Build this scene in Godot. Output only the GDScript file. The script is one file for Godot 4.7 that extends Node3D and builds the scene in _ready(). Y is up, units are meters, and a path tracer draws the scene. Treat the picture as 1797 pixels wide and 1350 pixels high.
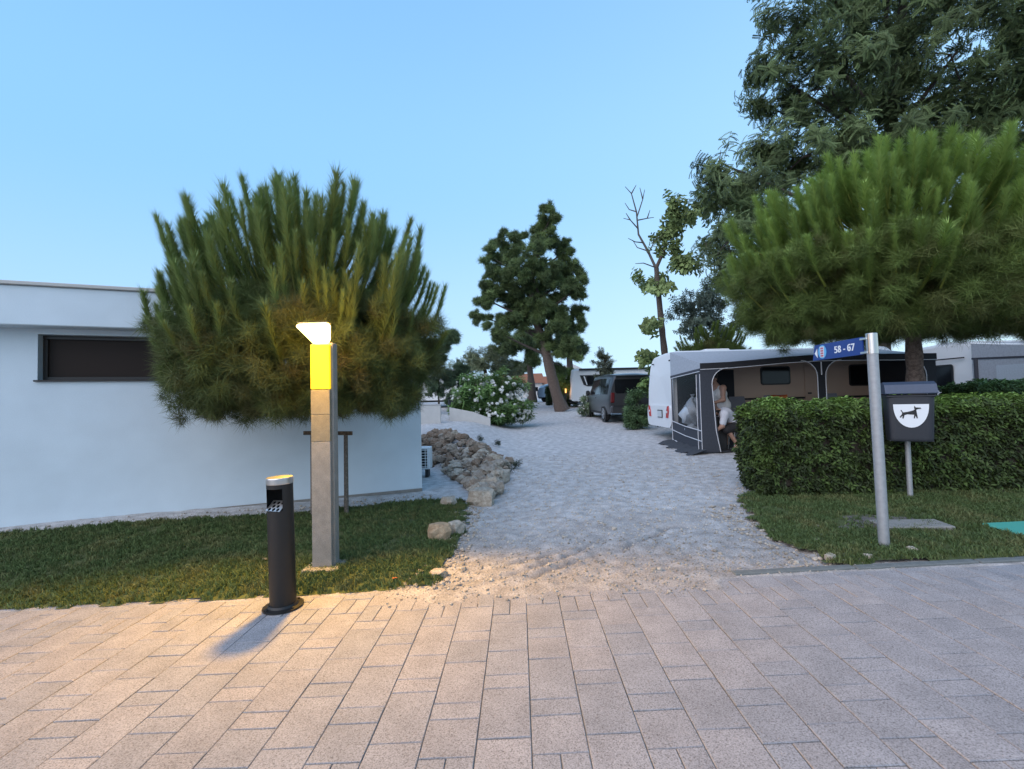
extends Node3D
# A campsite lane at dusk: paved promenade, gravel path, caravans, young pines, one lit lamp.

var rng := RandomNumberGenerator.new()
var noise := FastNoiseLite.new()
var M := {}
var names := {}


# ---------------------------------------------------------------- mesh builder
class MB:
	var v := PackedVector3Array()
	var n := PackedVector3Array()
	var c := PackedColorArray()
	var col := Color.WHITE

	func tri(a: Vector3, b: Vector3, d: Vector3, na: Vector3, nb: Vector3, nd: Vector3) -> void:
		var g := (b - a).cross(d - a)
		if g.dot(na + nb + nd) > 0.0:
			v.append(a); v.append(d); v.append(b)
			n.append(na); n.append(nd); n.append(nb)
		else:
			v.append(a); v.append(b); v.append(d)
			n.append(na); n.append(nb); n.append(nd)
		c.append(col); c.append(col); c.append(col)

	func flat(a: Vector3, b: Vector3, d: Vector3, out: Vector3) -> void:
		var g := (b - a).cross(d - a).normalized()
		if g.dot(out) < 0.0:
			g = -g
		tri(a, b, d, g, g, g)

	func quad(a: Vector3, b: Vector3, d: Vector3, e: Vector3, out: Vector3) -> void:
		flat(a, b, d, out)
		flat(a, d, e, out)

	# chamfered box
	func box(at: Vector3, size: Vector3, bs := Basis(), bev := 0.0) -> MB:
		var h := size * 0.5
		var w := minf(bev, minf(h.x, minf(h.y, h.z)) * 0.9)
		for ax in 3:
			var u := (ax + 1) % 3
			var t := (ax + 2) % 3
			for s in [-1.0, 1.0]:
				var q: Array[Vector3] = []
				for k in [[-1, -1], [1, -1], [1, 1], [-1, 1]]:
					var p := Vector3()
					p[ax] = s * h[ax]
					p[u] = k[0] * (h[u] - w)
					p[t] = k[1] * (h[t] - w)
					q.append(at + bs * p)
				var o := Vector3()
				o[ax] = s
				quad(q[0], q[1], q[2], q[3], bs * o)
			if w > 0.0:
				for su in [-1.0, 1.0]:
					for sv in [-1.0, 1.0]:
						var q2: Array[Vector3] = []
						for k in [[-1, 0], [1, 0], [1, 1], [-1, 1]]:
							var p := Vector3()
							p[ax] = k[0] * (h[ax] - w)
							p[u] = su * (h[u] if k[1] == 0 else h[u] - w)
							p[t] = sv * (h[t] - w if k[1] == 0 else h[t])
							q2.append(at + bs * p)
						var o2 := Vector3()
						o2[u] = su
						o2[t] = sv
						quad(q2[0], q2[1], q2[2], q2[3], bs * o2)
		if w > 0.0:
			for sx in [-1.0, 1.0]:
				for sy in [-1.0, 1.0]:
					for sz in [-1.0, 1.0]:
						var s3 := Vector3(sx, sy, sz)
						var a := h - Vector3(0, w, w)
						var b := h - Vector3(w, 0, w)
						var d := h - Vector3(w, w, 0)
						flat(at + bs * (a * s3), at + bs * (b * s3), at + bs * (d * s3), bs * s3)
		return self

	# tube through points, one radius each
	func tube(pts: Array, rad: Array, sides := 8, caps := true) -> MB:
		var rings: Array[PackedVector3Array] = []
		var norms: Array[PackedVector3Array] = []
		var side := Vector3.ZERO
		for i in pts.size():
			var p: Vector3 = pts[i]
			var a: Vector3 = pts[maxi(i - 1, 0)]
			var b: Vector3 = pts[mini(i + 1, pts.size() - 1)]
			var t := (b - a).normalized()
			if i == 0:
				side = t.cross(Vector3.RIGHT if absf(t.x) < 0.8 else Vector3.UP).normalized()
			else:
				side = (side - t * side.dot(t)).normalized()
			var other := t.cross(side)
			var ring := PackedVector3Array()
			var nn := PackedVector3Array()
			for k in sides:
				var an := TAU * k / sides
				var d := side * cos(an) + other * sin(an)
				nn.append(d)
				ring.append(p + d * rad[i])
			rings.append(ring)
			norms.append(nn)
		for i in pts.size() - 1:
			for k in sides:
				var l := (k + 1) % sides
				tri(rings[i][k], rings[i][l], rings[i + 1][l], norms[i][k], norms[i][l], norms[i + 1][l])
				tri(rings[i][k], rings[i + 1][l], rings[i + 1][k], norms[i][k], norms[i + 1][l], norms[i + 1][k])
		if caps:
			for e in [0, pts.size() - 1]:
				var other_end: Vector3 = pts[1] if e == 0 else pts[pts.size() - 2]
				var o: Vector3 = pts[e] - other_end
				for k in sides:
					flat(pts[e], rings[e][k], rings[e][(k + 1) % sides], o)
		return self

	# profile of (radius, height) pairs turned about y
	func lathe(prof: Array, at := Vector3.ZERO, sides := 24, bs := Basis()) -> MB:
		for i in prof.size() - 1:
			var a: Vector2 = prof[i]
			var b: Vector2 = prof[i + 1]
			var d := b - a
			var nr := Vector2(d.y, -d.x).normalized()
			for k in sides:
				var t0 := TAU * k / sides
				var t1 := TAU * (k + 1) / sides
				var c0 := Vector3(cos(t0), 0, sin(t0))
				var c1 := Vector3(cos(t1), 0, sin(t1))
				var up := Vector3.UP
				var q0 := at + bs * (c0 * a.x + up * a.y)
				var q1 := at + bs * (c1 * a.x + up * a.y)
				var q2 := at + bs * (c1 * b.x + up * b.y)
				var q3 := at + bs * (c0 * b.x + up * b.y)
				var n0 := bs * (c0 * nr.x + up * nr.y)
				var n1 := bs * (c1 * nr.x + up * nr.y)
				if a.x > 0.0:
					tri(q0, q1, q2, n0, n1, n1)
				if b.x > 0.0:
					tri(q0, q2, q3, n0, n1, n0)
		return self

	# polygon in x,y pushed along z from 0 to depth
	func prism(poly: PackedVector2Array, depth: float, xf := Transform3D()) -> MB:
		var id := Geometry2D.triangulate_polygon(poly)
		for s in [0.0, depth]:
			var o := xf.basis * Vector3(0, 0, -1.0 if (s == 0.0) == (depth > 0) else 1.0)
			for i in range(0, id.size(), 3):
				flat(xf * Vector3(poly[id[i]].x, poly[id[i]].y, s), xf * Vector3(poly[id[i + 1]].x, poly[id[i + 1]].y, s), xf * Vector3(poly[id[i + 2]].x, poly[id[i + 2]].y, s), o)
		var turn := -1.0 if Geometry2D.is_polygon_clockwise(poly) else 1.0
		for i in poly.size():
			var a := poly[i]
			var b := poly[(i + 1) % poly.size()]
			var e := (b - a).normalized() * turn
			quad(xf * Vector3(a.x, a.y, 0), xf * Vector3(b.x, b.y, 0), xf * Vector3(b.x, b.y, depth), xf * Vector3(a.x, a.y, depth), xf.basis * Vector3(e.y, -e.x, 0))
		return self

	# smooth sheet through rows of points; normals face away from "center" (or along "out" when given)
	func sheet(rows: Array, center: Vector3, out := Vector3.ZERO) -> MB:
		var nr := rows.size()
		var nc: int = rows[0].size()
		var ns := []
		for i in nr:
			var line := PackedVector3Array()
			for j in nc:
				var du: Vector3 = rows[mini(i + 1, nr - 1)][j] - rows[maxi(i - 1, 0)][j]
				var dv: Vector3 = rows[i][mini(j + 1, nc - 1)] - rows[i][maxi(j - 1, 0)]
				var g := du.cross(dv).normalized()
				var ref: Vector3 = out if out != Vector3.ZERO else rows[i][j] - center
				line.append(-g if g.dot(ref) < 0.0 else g)
			ns.append(line)
		for i in nr - 1:
			for j in nc - 1:
				tri(rows[i][j], rows[i + 1][j], rows[i + 1][j + 1], ns[i][j], ns[i + 1][j], ns[i + 1][j + 1])
				tri(rows[i][j], rows[i + 1][j + 1], rows[i][j + 1], ns[i][j], ns[i + 1][j + 1], ns[i][j + 1])
		return self

	# closed triangle list taken over with a transform
	func add(o: MB, xf := Transform3D()) -> MB:
		for i in o.v.size():
			v.append(xf * o.v[i])
			n.append((xf.basis * o.n[i]).normalized())
			c.append(o.c[i])
		return self

	func mesh() -> ArrayMesh:
		var m := ArrayMesh.new()
		var a := []
		a.resize(Mesh.ARRAY_MAX)
		a[Mesh.ARRAY_VERTEX] = v
		a[Mesh.ARRAY_NORMAL] = n
		a[Mesh.ARRAY_COLOR] = c
		m.add_surface_from_arrays(Mesh.PRIMITIVE_TRIANGLES, a)
		return m


# ---------------------------------------------------------------- naming and tagging
func tag(o: Node3D, label: String, category: String, group := "") -> Node3D:
	o.set_meta("label", label)
	o.set_meta("category", category)
	if group:
		o.set_meta("group", group)
	return o


func put(o: Node3D, called: String, parent: Node = null) -> void:
	var p: Node = parent if parent else self
	var key := str(p.get_instance_id()) + called
	names[key] = names.get(key, 0) + 1
	o.name = called if names[key] == 1 else "%s_%03d" % [called, names[key] - 1]
	p.add_child(o, true)


func thing(called: String, label: String, category: String, at := Vector3.ZERO, turn := 0.0, group := "") -> Node3D:
	var o := Node3D.new()
	put(o, called)
	o.position = at
	o.rotation.y = turn
	return tag(o, label, category, group)


func part(called: String, mb, mat: Material, parent: Node = null) -> MeshInstance3D:
	var o := MeshInstance3D.new()
	o.mesh = mb.mesh() if mb is MB else mb
	o.material_override = mat
	put(o, called, parent)
	return o


func structure(called: String, mb, mat: Material) -> MeshInstance3D:
	var o := part(called, mb, mat)
	o.set_meta("kind", "structure")
	return o


func scatter(called: String, mesh: Mesh, mat: Material, xs: Array, cols: Array, parent: Node = null) -> MultiMeshInstance3D:
	var mm := MultiMesh.new()
	mm.transform_format = MultiMesh.TRANSFORM_3D
	mm.use_colors = true
	mm.mesh = mesh
	mm.instance_count = xs.size()
	for i in xs.size():
		mm.set_instance_transform(i, xs[i])
		mm.set_instance_color(i, cols[i])
	var o := MultiMeshInstance3D.new()
	o.multimesh = mm
	o.material_override = mat
	put(o, called, parent)
	o.set_meta("kind", "stuff")
	return o


# ---------------------------------------------------------------- textures and materials
func field(seed_: int, size: int, freq: float, octaves := 3) -> PackedByteArray:
	var f := FastNoiseLite.new()
	f.seed = seed_
	f.noise_type = FastNoiseLite.TYPE_SIMPLEX_SMOOTH
	f.frequency = freq
	f.fractal_octaves = octaves
	var im := f.get_seamless_image(size, size)
	im.convert(Image.FORMAT_L8)
	return im.get_data()


# grain: coarse mottling, fine grain and specks, between two colours (sRGB)
func grain(seed_: int, size: int, coarse: float, fine: float, share: float, lo: Color, hi: Color, specks := 0.0, speck := Color.BLACK, speck2 := Color.WHITE) -> ImageTexture:
	var a := field(seed_, size, coarse)
	var b := field(seed_ + 7, size, fine, 2)
	var r := RandomNumberGenerator.new()
	r.seed = seed_
	var out := PackedByteArray()
	out.resize(size * size * 3)
	for i in size * size:
		var t := clampf((a[i] * share + b[i] * (1.0 - share)) / 255.0 * 1.4 - 0.2, 0.0, 1.0)
		var c := lo.lerp(hi, t)
		if specks > 0.0:
			var q := r.randf()
			if q < specks:
				c = c.lerp(speck if q < specks * 0.6 else speck2, r.randf_range(0.3, 0.9))
		out[i * 3] = int(c.r * 255.0)
		out[i * 3 + 1] = int(c.g * 255.0)
		out[i * 3 + 2] = int(c.b * 255.0)
	return ImageTexture.create_from_image(Image.create_from_data(size, size, false, Image.FORMAT_RGB8, out))


func lin(r: float, g: float, b: float) -> Color:
	return Color(r, g, b).linear_to_srgb()


func mat(called: String, c: Color, rough := 0.8, metal := 0.0) -> StandardMaterial3D:
	var m := StandardMaterial3D.new()
	m.resource_name = called
	m.albedo_color = c
	m.roughness = rough
	m.metallic = metal
	M[called] = m
	return m


func textured(m: StandardMaterial3D, t: Texture2D, metres: float, relief := 0.0) -> StandardMaterial3D:
	m.albedo_texture = t
	m.uv1_triplanar = true
	m.uv1_world_triplanar = true
	m.uv1_scale = Vector3.ONE / metres
	if relief != 0.0:
		m.heightmap_enabled = true
		m.heightmap_texture = t
		m.heightmap_scale = relief
	return m


func leafy(called: String, through := 0.35, rough := 0.6) -> StandardMaterial3D:
	var m := mat(called, Color.WHITE, rough)
	m.vertex_color_use_as_albedo = true
	m.backlight_enabled = true
	m.backlight = Color(through, through, through)
	m.metallic_specular = 0.3
	m.cull_mode = BaseMaterial3D.CULL_DISABLED
	return m


func make_materials() -> void:
	var stone := grain(11, 512, 0.012, 0.35, 0.3, Color(0.72, 0.72, 0.72), Color(1, 1, 1), 0.24, Color(0.48, 0.47, 0.46), Color(1, 1, 1))
	var sand := grain(23, 512, 0.02, 0.2, 0.45, Color(0.62, 0.61, 0.60), Color(1, 1, 1), 0.12, Color(0.42, 0.40, 0.38), Color(1, 1, 1))
	var plaster := grain(31, 512, 0.006, 0.3, 0.35, Color(0.92, 0.92, 0.92), Color(1, 1, 1))
	var rock := grain(43, 512, 0.015, 0.09, 0.5, Color(0.62, 0.58, 0.53), Color(1, 0.99, 0.97), 0.03, Color(0.4, 0.36, 0.32), Color(1, 1, 1))
	var bark := grain(53, 256, 0.03, 0.15, 0.5, Color(0.45, 0.42, 0.40), Color(1, 1, 1))
	var soft := grain(61, 256, 0.02, 0.3, 0.5, Color(0.85, 0.85, 0.85), Color(1, 1, 1))
	var soil := grain(71, 512, 0.01, 0.12, 0.5, Color(0.55, 0.60, 0.45), Color(1, 1, 0.95), 0.06, Color(0.4, 0.33, 0.2), Color(1, 0.95, 0.7))
	for i in 8:
		var k := 0.365 + 0.006 * i + (0.008 if i % 3 == 0 else 0.0)
		var warm := 0.008 * ((i * 5) % 4)
		textured(mat("paver%d" % i, lin(k * 0.995 + warm, k * 0.968 + warm * 0.3, k * 1.005 - warm * 0.3), 0.85), stone, 1.9, 0.25)
	textured(mat("joint", lin(0.25, 0.23, 0.21), 0.95), sand, 0.5, 0.3)
	textured(mat("kerb", lin(0.20, 0.215, 0.21), 0.85), stone, 0.6, 0.1)
	textured(mat("gravel", lin(0.70, 0.69, 0.69), 0.95), sand, 2.3, 1.1)
	M.gravel.vertex_color_use_as_albedo = true
	mat("pebble", Color.WHITE, 0.9).vertex_color_use_as_albedo = true
	textured(M.pebble, rock, 0.35)
	textured(mat("rubble0", lin(0.40, 0.34, 0.285), 0.9), rock, 0.5, 0.6)
	textured(mat("rubble1", lin(0.46, 0.425, 0.385), 0.9), rock, 0.6, 0.6)
	textured(mat("rubble2", lin(0.33, 0.255, 0.20), 0.9), rock, 0.45, 0.6)
	textured(mat("rubble3", lin(0.60, 0.56, 0.50), 0.9), rock, 0.55, 0.6)
	textured(mat("plaster", lin(0.625, 0.715, 0.775), 0.9), plaster, 1.6, 0.15)
	textured(mat("coping", lin(0.50, 0.49, 0.47), 0.7), plaster, 1.1)
	textured(mat("concrete", lin(0.34, 0.32, 0.29), 0.85), stone, 0.8, 0.1)
	textured(mat("concrete_top", lin(0.30, 0.26, 0.18), 0.8), stone, 0.7, 0.1)
	textured(mat("turf", lin(0.11, 0.13, 0.048), 0.95), soil, 1.1, 0.8)
	textured(mat("earth", lin(0.21, 0.185, 0.165), 0.95), sand, 0.8, 1.2)
	textured(mat("tan_rock", lin(0.60, 0.46, 0.32), 0.9), rock, 0.4, 0.8)
	textured(mat("bark", lin(0.19, 0.155, 0.135), 0.95), bark, 0.35, 2.0)
	textured(mat("pine_bark", lin(0.25, 0.195, 0.165), 0.95), bark, 0.6, 2.5)
	textured(mat("twig", lin(0.09, 0.075, 0.055), 0.9), bark, 0.2)
	textured(mat("dead_wood", lin(0.20, 0.19, 0.18), 0.9), bark, 0.2)
	textured(mat("stake_wood", lin(0.24, 0.17, 0.11), 0.85), bark, 0.4, 0.5)
	textured(mat("stake_pole", lin(0.30, 0.27, 0.23), 0.85), bark, 0.3, 0.3)
	leafy("needle", 0.25, 0.55)
	leafy("leaf", 0.35, 0.5)
	leafy("blade", 0.3, 0.6)
	leafy("petal", 0.5, 0.7)
	textured(mat("black_metal", lin(0.012, 0.011, 0.011), 0.5, 0.1), soft, 0.3)
	mat("dark_hole", lin(0.004, 0.004, 0.004), 0.9)
	mat("steel", lin(0.55, 0.54, 0.52), 0.3, 0.9)
	textured(mat("galvanised", lin(0.42, 0.43, 0.44), 0.5, 0.35), soft, 0.25)
	mat("sign_blue", lin(0.012, 0.045, 0.22), 0.4)
	mat("sign_white", lin(0.78, 0.80, 0.82), 0.5)
	mat("sign_sky", lin(0.12, 0.42, 0.72), 0.5)
	mat("sign_red", lin(0.50, 0.12, 0.17), 0.5)
	mat("sign_pale", lin(0.60, 0.62, 0.70), 0.5)
	textured(mat("bin_plastic", lin(0.030, 0.033, 0.042), 0.5), soft, 0.2)
	textured(mat("bin_lid", lin(0.055, 0.075, 0.12), 0.45), soft, 0.2)
	mat("white_gloss", lin(0.72, 0.73, 0.74), 0.3)
	mat("white_matt", lin(0.70, 0.71, 0.72), 0.6)
	mat("cream_panel", lin(0.46, 0.33, 0.25), 0.6)
	mat("dark_glass", lin(0.008, 0.009, 0.011), 0.08).metallic_specular = 0.35
	textured(mat("window_brown", lin(0.030, 0.021, 0.017), 0.35), soft, 0.5)
	mat("brown_glass", lin(0.030, 0.020, 0.016), 0.4).metallic_specular = 0.25
	mat("frame_black", lin(0.012, 0.012, 0.013), 0.5)
	textured(mat("awning_grey", lin(0.42, 0.45, 0.50), 0.8), soft, 0.4)
	textured(mat("awning_dark", lin(0.050, 0.056, 0.072), 0.85), soft, 0.3)
	textured(mat("awning_black", lin(0.018, 0.019, 0.024), 0.85), soft, 0.3)
	mat("piping", lin(0.62, 0.63, 0.66), 0.6)
	textured(mat("groundsheet", lin(0.05, 0.055, 0.065), 0.9), soft, 0.3)
	mat("red_lens", lin(0.42, 0.02, 0.02), 0.15)
	mat("dark_lens", lin(0.10, 0.012, 0.012), 0.15)
	mat("plate", lin(0.55, 0.58, 0.60), 0.4)
	mat("car_paint", lin(0.026, 0.025, 0.027), 0.28, 0.35).clearcoat_enabled = true
	mat("blue_paint", lin(0.10, 0.17, 0.26), 0.28, 0.35).clearcoat_enabled = true
	mat("rubber", lin(0.012, 0.012, 0.012), 0.85)
	mat("rim", lin(0.40, 0.41, 0.42), 0.35, 0.7)
	mat("black_trim", lin(0.014, 0.014, 0.015), 0.55)
	mat("clear_plastic", Color(0.05, 0.055, 0.065, 0.12), 0.2).transparency = BaseMaterial3D.TRANSPARENCY_ALPHA
	M.clear_plastic.metallic_specular = 0.25
	textured(mat("sack", lin(0.50, 0.56, 0.62), 0.35), soft, 0.2)
	textured(mat("skin", lin(0.42, 0.24, 0.17), 0.55), soft, 0.15)
	textured(mat("vest", lin(0.66, 0.64, 0.62), 0.85), soft, 0.12)
	textured(mat("shirt", lin(0.60, 0.61, 0.66), 0.85), soft, 0.12)
	textured(mat("shorts", lin(0.020, 0.018, 0.020), 0.85), soft, 0.12)
	textured(mat("slacks", lin(0.42, 0.42, 0.42), 0.85), soft, 0.12)
	mat("hair", lin(0.030, 0.024, 0.020), 0.7)
	textured(mat("roof_tile", lin(0.42, 0.17, 0.09), 0.85), rock, 1.5)
	textured(mat("house_wall", lin(0.58, 0.56, 0.54), 0.9), plaster, 2.0)
	textured(mat("house_pink", lin(0.55, 0.40, 0.33), 0.9), plaster, 2.0)
	textured(mat("low_wall", lin(0.58, 0.56, 0.53), 0.9), plaster, 1.0, 0.2)
	mat("green_plate", lin(0.08, 0.36, 0.28), 0.5)
	mat("orange", lin(0.60, 0.13, 0.03), 0.7)
	mat("chair_grey", lin(0.16, 0.16, 0.18), 0.8)
	var e := mat("lamp_glow", Color(1, 0.95, 0.8), 0.5)
	e.emission_enabled = true
	e.emission = Color(1.0, 0.84, 0.48)
	e.emission_energy_multiplier = 13.0
	var e2 := mat("amber_glow", Color(0.9, 0.75, 0.1), 0.5)
	e2.emission_enabled = true
	e2.emission = Color(1.0, 0.83, 0.0)
	e2.emission_energy_multiplier = 0.85
	var e3 := mat("bollard_glow", Color(1, 0.8, 0.5), 0.5)
	e3.emission_enabled = true
	e3.emission = Color(1.0, 0.72, 0.38)
	e3.emission_energy_multiplier = 1.6


# ---------------------------------------------------------------- the lie of the land
func sm(a: float, b: float, t: float) -> float:
	return smoothstep(a, b, t)


func steps(t: float, xs: Array, ys: Array) -> float:
	if t <= xs[0]:
		return ys[0]
	for i in range(1, xs.size()):
		if t <= xs[i]:
			return lerpf(ys[i - 1], ys[i], (t - xs[i - 1]) / (xs[i] - xs[i - 1]))
	return ys[-1]


func bank(x: float, d: float) -> float:
	var bx := steps(d, [5.2, 7.2, 9.1, 11.8, 20.0, 50.0], [-0.1, -0.42, -1.09, -2.24, -6.0, -20.0])
	return clampf((x - bx) * 0.85 / 1.1, 0.0, 1.0)


func pave_edge(x: float) -> float:
	return 3.95 - 0.02 * x


# ground height; x to the right, d metres ahead of the paving's near side
func land(x: float, d: float) -> float:
	var q := bank(x, d)
	q = q * q * (3.0 - 2.0 * q)
	var right := steps(d, [0, 4, 8, 12, 16, 20, 24, 28, 37, 60, 400], [0, 0, 0.06, 0.17, 0.3, 0.45, 0.62, 0.8, 1.3, 1.8, 1.8])
	right += 0.031 * clampf(x, -2.0, 7.0) * (1.0 - sm(20, 40, d)) + 0.5 * sm(0.3, -2.0, x) * sm(8.5, 11, d)
	var left := -0.03 + 0.07 * sm(-2, -6, x)
	return lerpf(0.031 * clampf(x, -30, 30), lerpf(left, right, q), sm(0, 2.5, d - pave_edge(x)))


func ground_at(x: float, z: float) -> Vector3:
	return Vector3(x, land(x, -z), z)


func rv(k := 1.0) -> Vector3:
	return Vector3(rng.randf_range(-k, k), rng.randf_range(-k, k), rng.randf_range(-k, k))


func dir3() -> Vector3:
	var y := rng.randf_range(-1, 1)
	var a := rng.randf() * TAU
	var r := sqrt(1.0 - y * y)
	return Vector3(r * cos(a), y, r * sin(a))


# a frame whose y runs along "up", spun at random
func along(up: Vector3, spin := -1.0) -> Basis:
	var y := up.normalized()
	var x := y.cross(Vector3.RIGHT if absf(y.x) < 0.8 else Vector3.UP).normalized()
	return Basis(x, y, x.cross(y)).rotated(y, rng.randf() * TAU if spin < 0 else spin)


func _ready() -> void:
	rng.seed = 20240
	noise.seed = 5
	noise.frequency = 1.0
	noise.fractal_octaves = 3
	# camera
	var cam := Camera3D.new()
	cam.name = "camera"
	cam.fov = 78.6
	cam.near = 0.05
	cam.far = 900.0
	cam.position = Vector3(0, 1.545, 0)
	cam.rotation = Vector3(0.033, 0, -0.024)
	add_child(cam)
	cam.current = true
	# sky
	var we := WorldEnvironment.new()
	we.name = "dusk_sky"
	var env := Environment.new()
	env.background_mode = Environment.BG_SKY
	env.sky = Sky.new()
	env.sky.sky_material = dusk()
	env.background_energy_multiplier = 1.0
	env.tonemap_mode = Environment.TONE_MAPPER_LINEAR
	env.tonemap_exposure = 1.15
	env.sdfgi_enabled = true
	env.ssao_enabled = true
	env.ssil_enabled = true
	we.environment = env
	add_child(we)
	# afterglow of the sun that has just set, low on the left behind the viewer
	var sun := DirectionalLight3D.new()
	sun.name = "afterglow"
	sun.light_energy = 0.72
	sun.light_color = Color(1.0, 0.945, 0.915)
	sun.light_angular_distance = 80.0
	sun.shadow_enabled = true
	sun.look_at_from_position(Vector3(-6, 7.0, 7), Vector3.ZERO)
	add_child(sun)
	make_materials()
	build_land()
	build_pavement()
	build_house()
	build_lamp()
	build_cigarette_bin()
	build_signpost()
	build_dog_bin()
	build_stones()
	build_lawn_bits()
	build_hedges()
	build_pines()
	build_caravans()
	build_vehicles()
	build_far_things()
	build_trees()
	build_people()


# twilight sky: pale at the horizon, deeper overhead, brighter and whiter towards the sunset on the left
func dusk() -> PanoramaSkyMaterial:
	var w := 512
	var h := 256
	var im := Image.create(w, h, false, Image.FORMAT_RGBF)
	for j in h:
		var el := (0.5 - (j + 0.5) / h) * PI
		var e := maxf(rad_to_deg(el), 0.0)
		for i in w:
			var az := ((i + 0.5) / w - 0.5) * 360.0
			var c := Vector3(0.46, 0.72, 1.02)
			c = c.lerp(Vector3(0.275, 0.575, 1.0), sm(0.0, 26.0, e))
			c = c.lerp(Vector3(0.215, 0.48, 0.91), sm(24.0, 48.0, e))
			c = c.lerp(Vector3(0.19, 0.43, 0.84), sm(45.0, 90.0, e))
			var g := maxf(0.0, cos(deg_to_rad(az + 95.0)) * 0.5 + 0.5)
			g = g * g * exp(-e / 32.0)
			c += Vector3(0.36, 0.36, 0.12) * g
			im.set_pixel(i, j, Color(c.x, c.y, c.z))
	var m := PanoramaSkyMaterial.new()
	m.panorama = ImageTexture.create_from_image(im)
	return m


func spread_lines(cuts: Array) -> PackedFloat32Array:
	# cuts: [from, to, step] runs joined end to end
	var out := PackedFloat32Array()
	for k in cuts:
		var t: float = k[0]
		while t < k[1] - k[2] * 0.3:
			out.append(t)
			t += k[2]
	out.append(cuts[-1][1])
	return out


func in_spill(x: float) -> float:
	return sm(-1.35, -1.0, x) * sm(1.85, 1.6, x)


# tyre ruts that swing in from the promenade: (height, how much coarse dark stone is laid bare)
func ruts(x: float, d: float) -> Vector2:
	var out := Vector2.ZERO
	for q in [[4.22, 0.62, 0.42, -0.25, 1.0], [4.05, 0.55, 0.25, 0.0, 0.95], [4.5, 0.5, 0.5, -0.2, 0.5], [4.3, 0.1, 0.3, 0.9, 1.9]]:
		var mask := sm(q[3], q[3] + 0.25, x) * sm(q[4], q[4] - 0.3, x)
		if mask > 0.0:
			var off: float = (d - (q[0] + q[1] * x + q[2] * x * x)) * 0.8 + noise.get_noise_2d(x * 3.0, d * 3.0) * 0.03
			var rough_ := maxf(0.1, 0.8 + 1.0 * noise.get_noise_2d(x * 9.0, d * 9.0 + 5.0))
			var low := exp(-off * off / 0.0018)
			out.x += mask * rough_ * (-0.034 * low + 0.018 * exp(-pow(absf(off) - 0.08, 2.0) / 0.0014))
			out.y = maxf(out.y, mask * low * minf(rough_, 1.2))
	return out


func gravel_height(x: float, d: float) -> float:
	var y := land(x, d)
	var under := pave_edge(x) - d
	if under > -0.5:
		var n := noise.get_noise_2d(x * 2.6, d * 2.6)
		var spill := y + 0.008 - maxf(under, 0.0) * 0.065 + n * 0.009 + noise.get_noise_2d(x * 11.0, d * 11.0) * 0.003
		var sunk := y - 0.16 * sm(0.03, 0.12, under)
		y = lerpf(sunk, spill, in_spill(x)) if under < 1.5 else y - 0.16
	if d > 3.7 and d < 16.0 and x > -6.0 and x < 8.0:
		y += noise.get_noise_2d(x * 1.1, d * 1.1) * 0.018 * sm(3.9, 4.6, d)
		if d < 8.0:
			y += (noise.get_noise_2d(x * 5.0 + 40.0, d * 5.0) * 0.017 + noise.get_noise_2d(x * 13.0, d * 13.0 + 70.0) * 0.007) * sm(3.75, 4.1, d)
			var r := ruts(x, d)
			y += r.x
	return y


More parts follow.
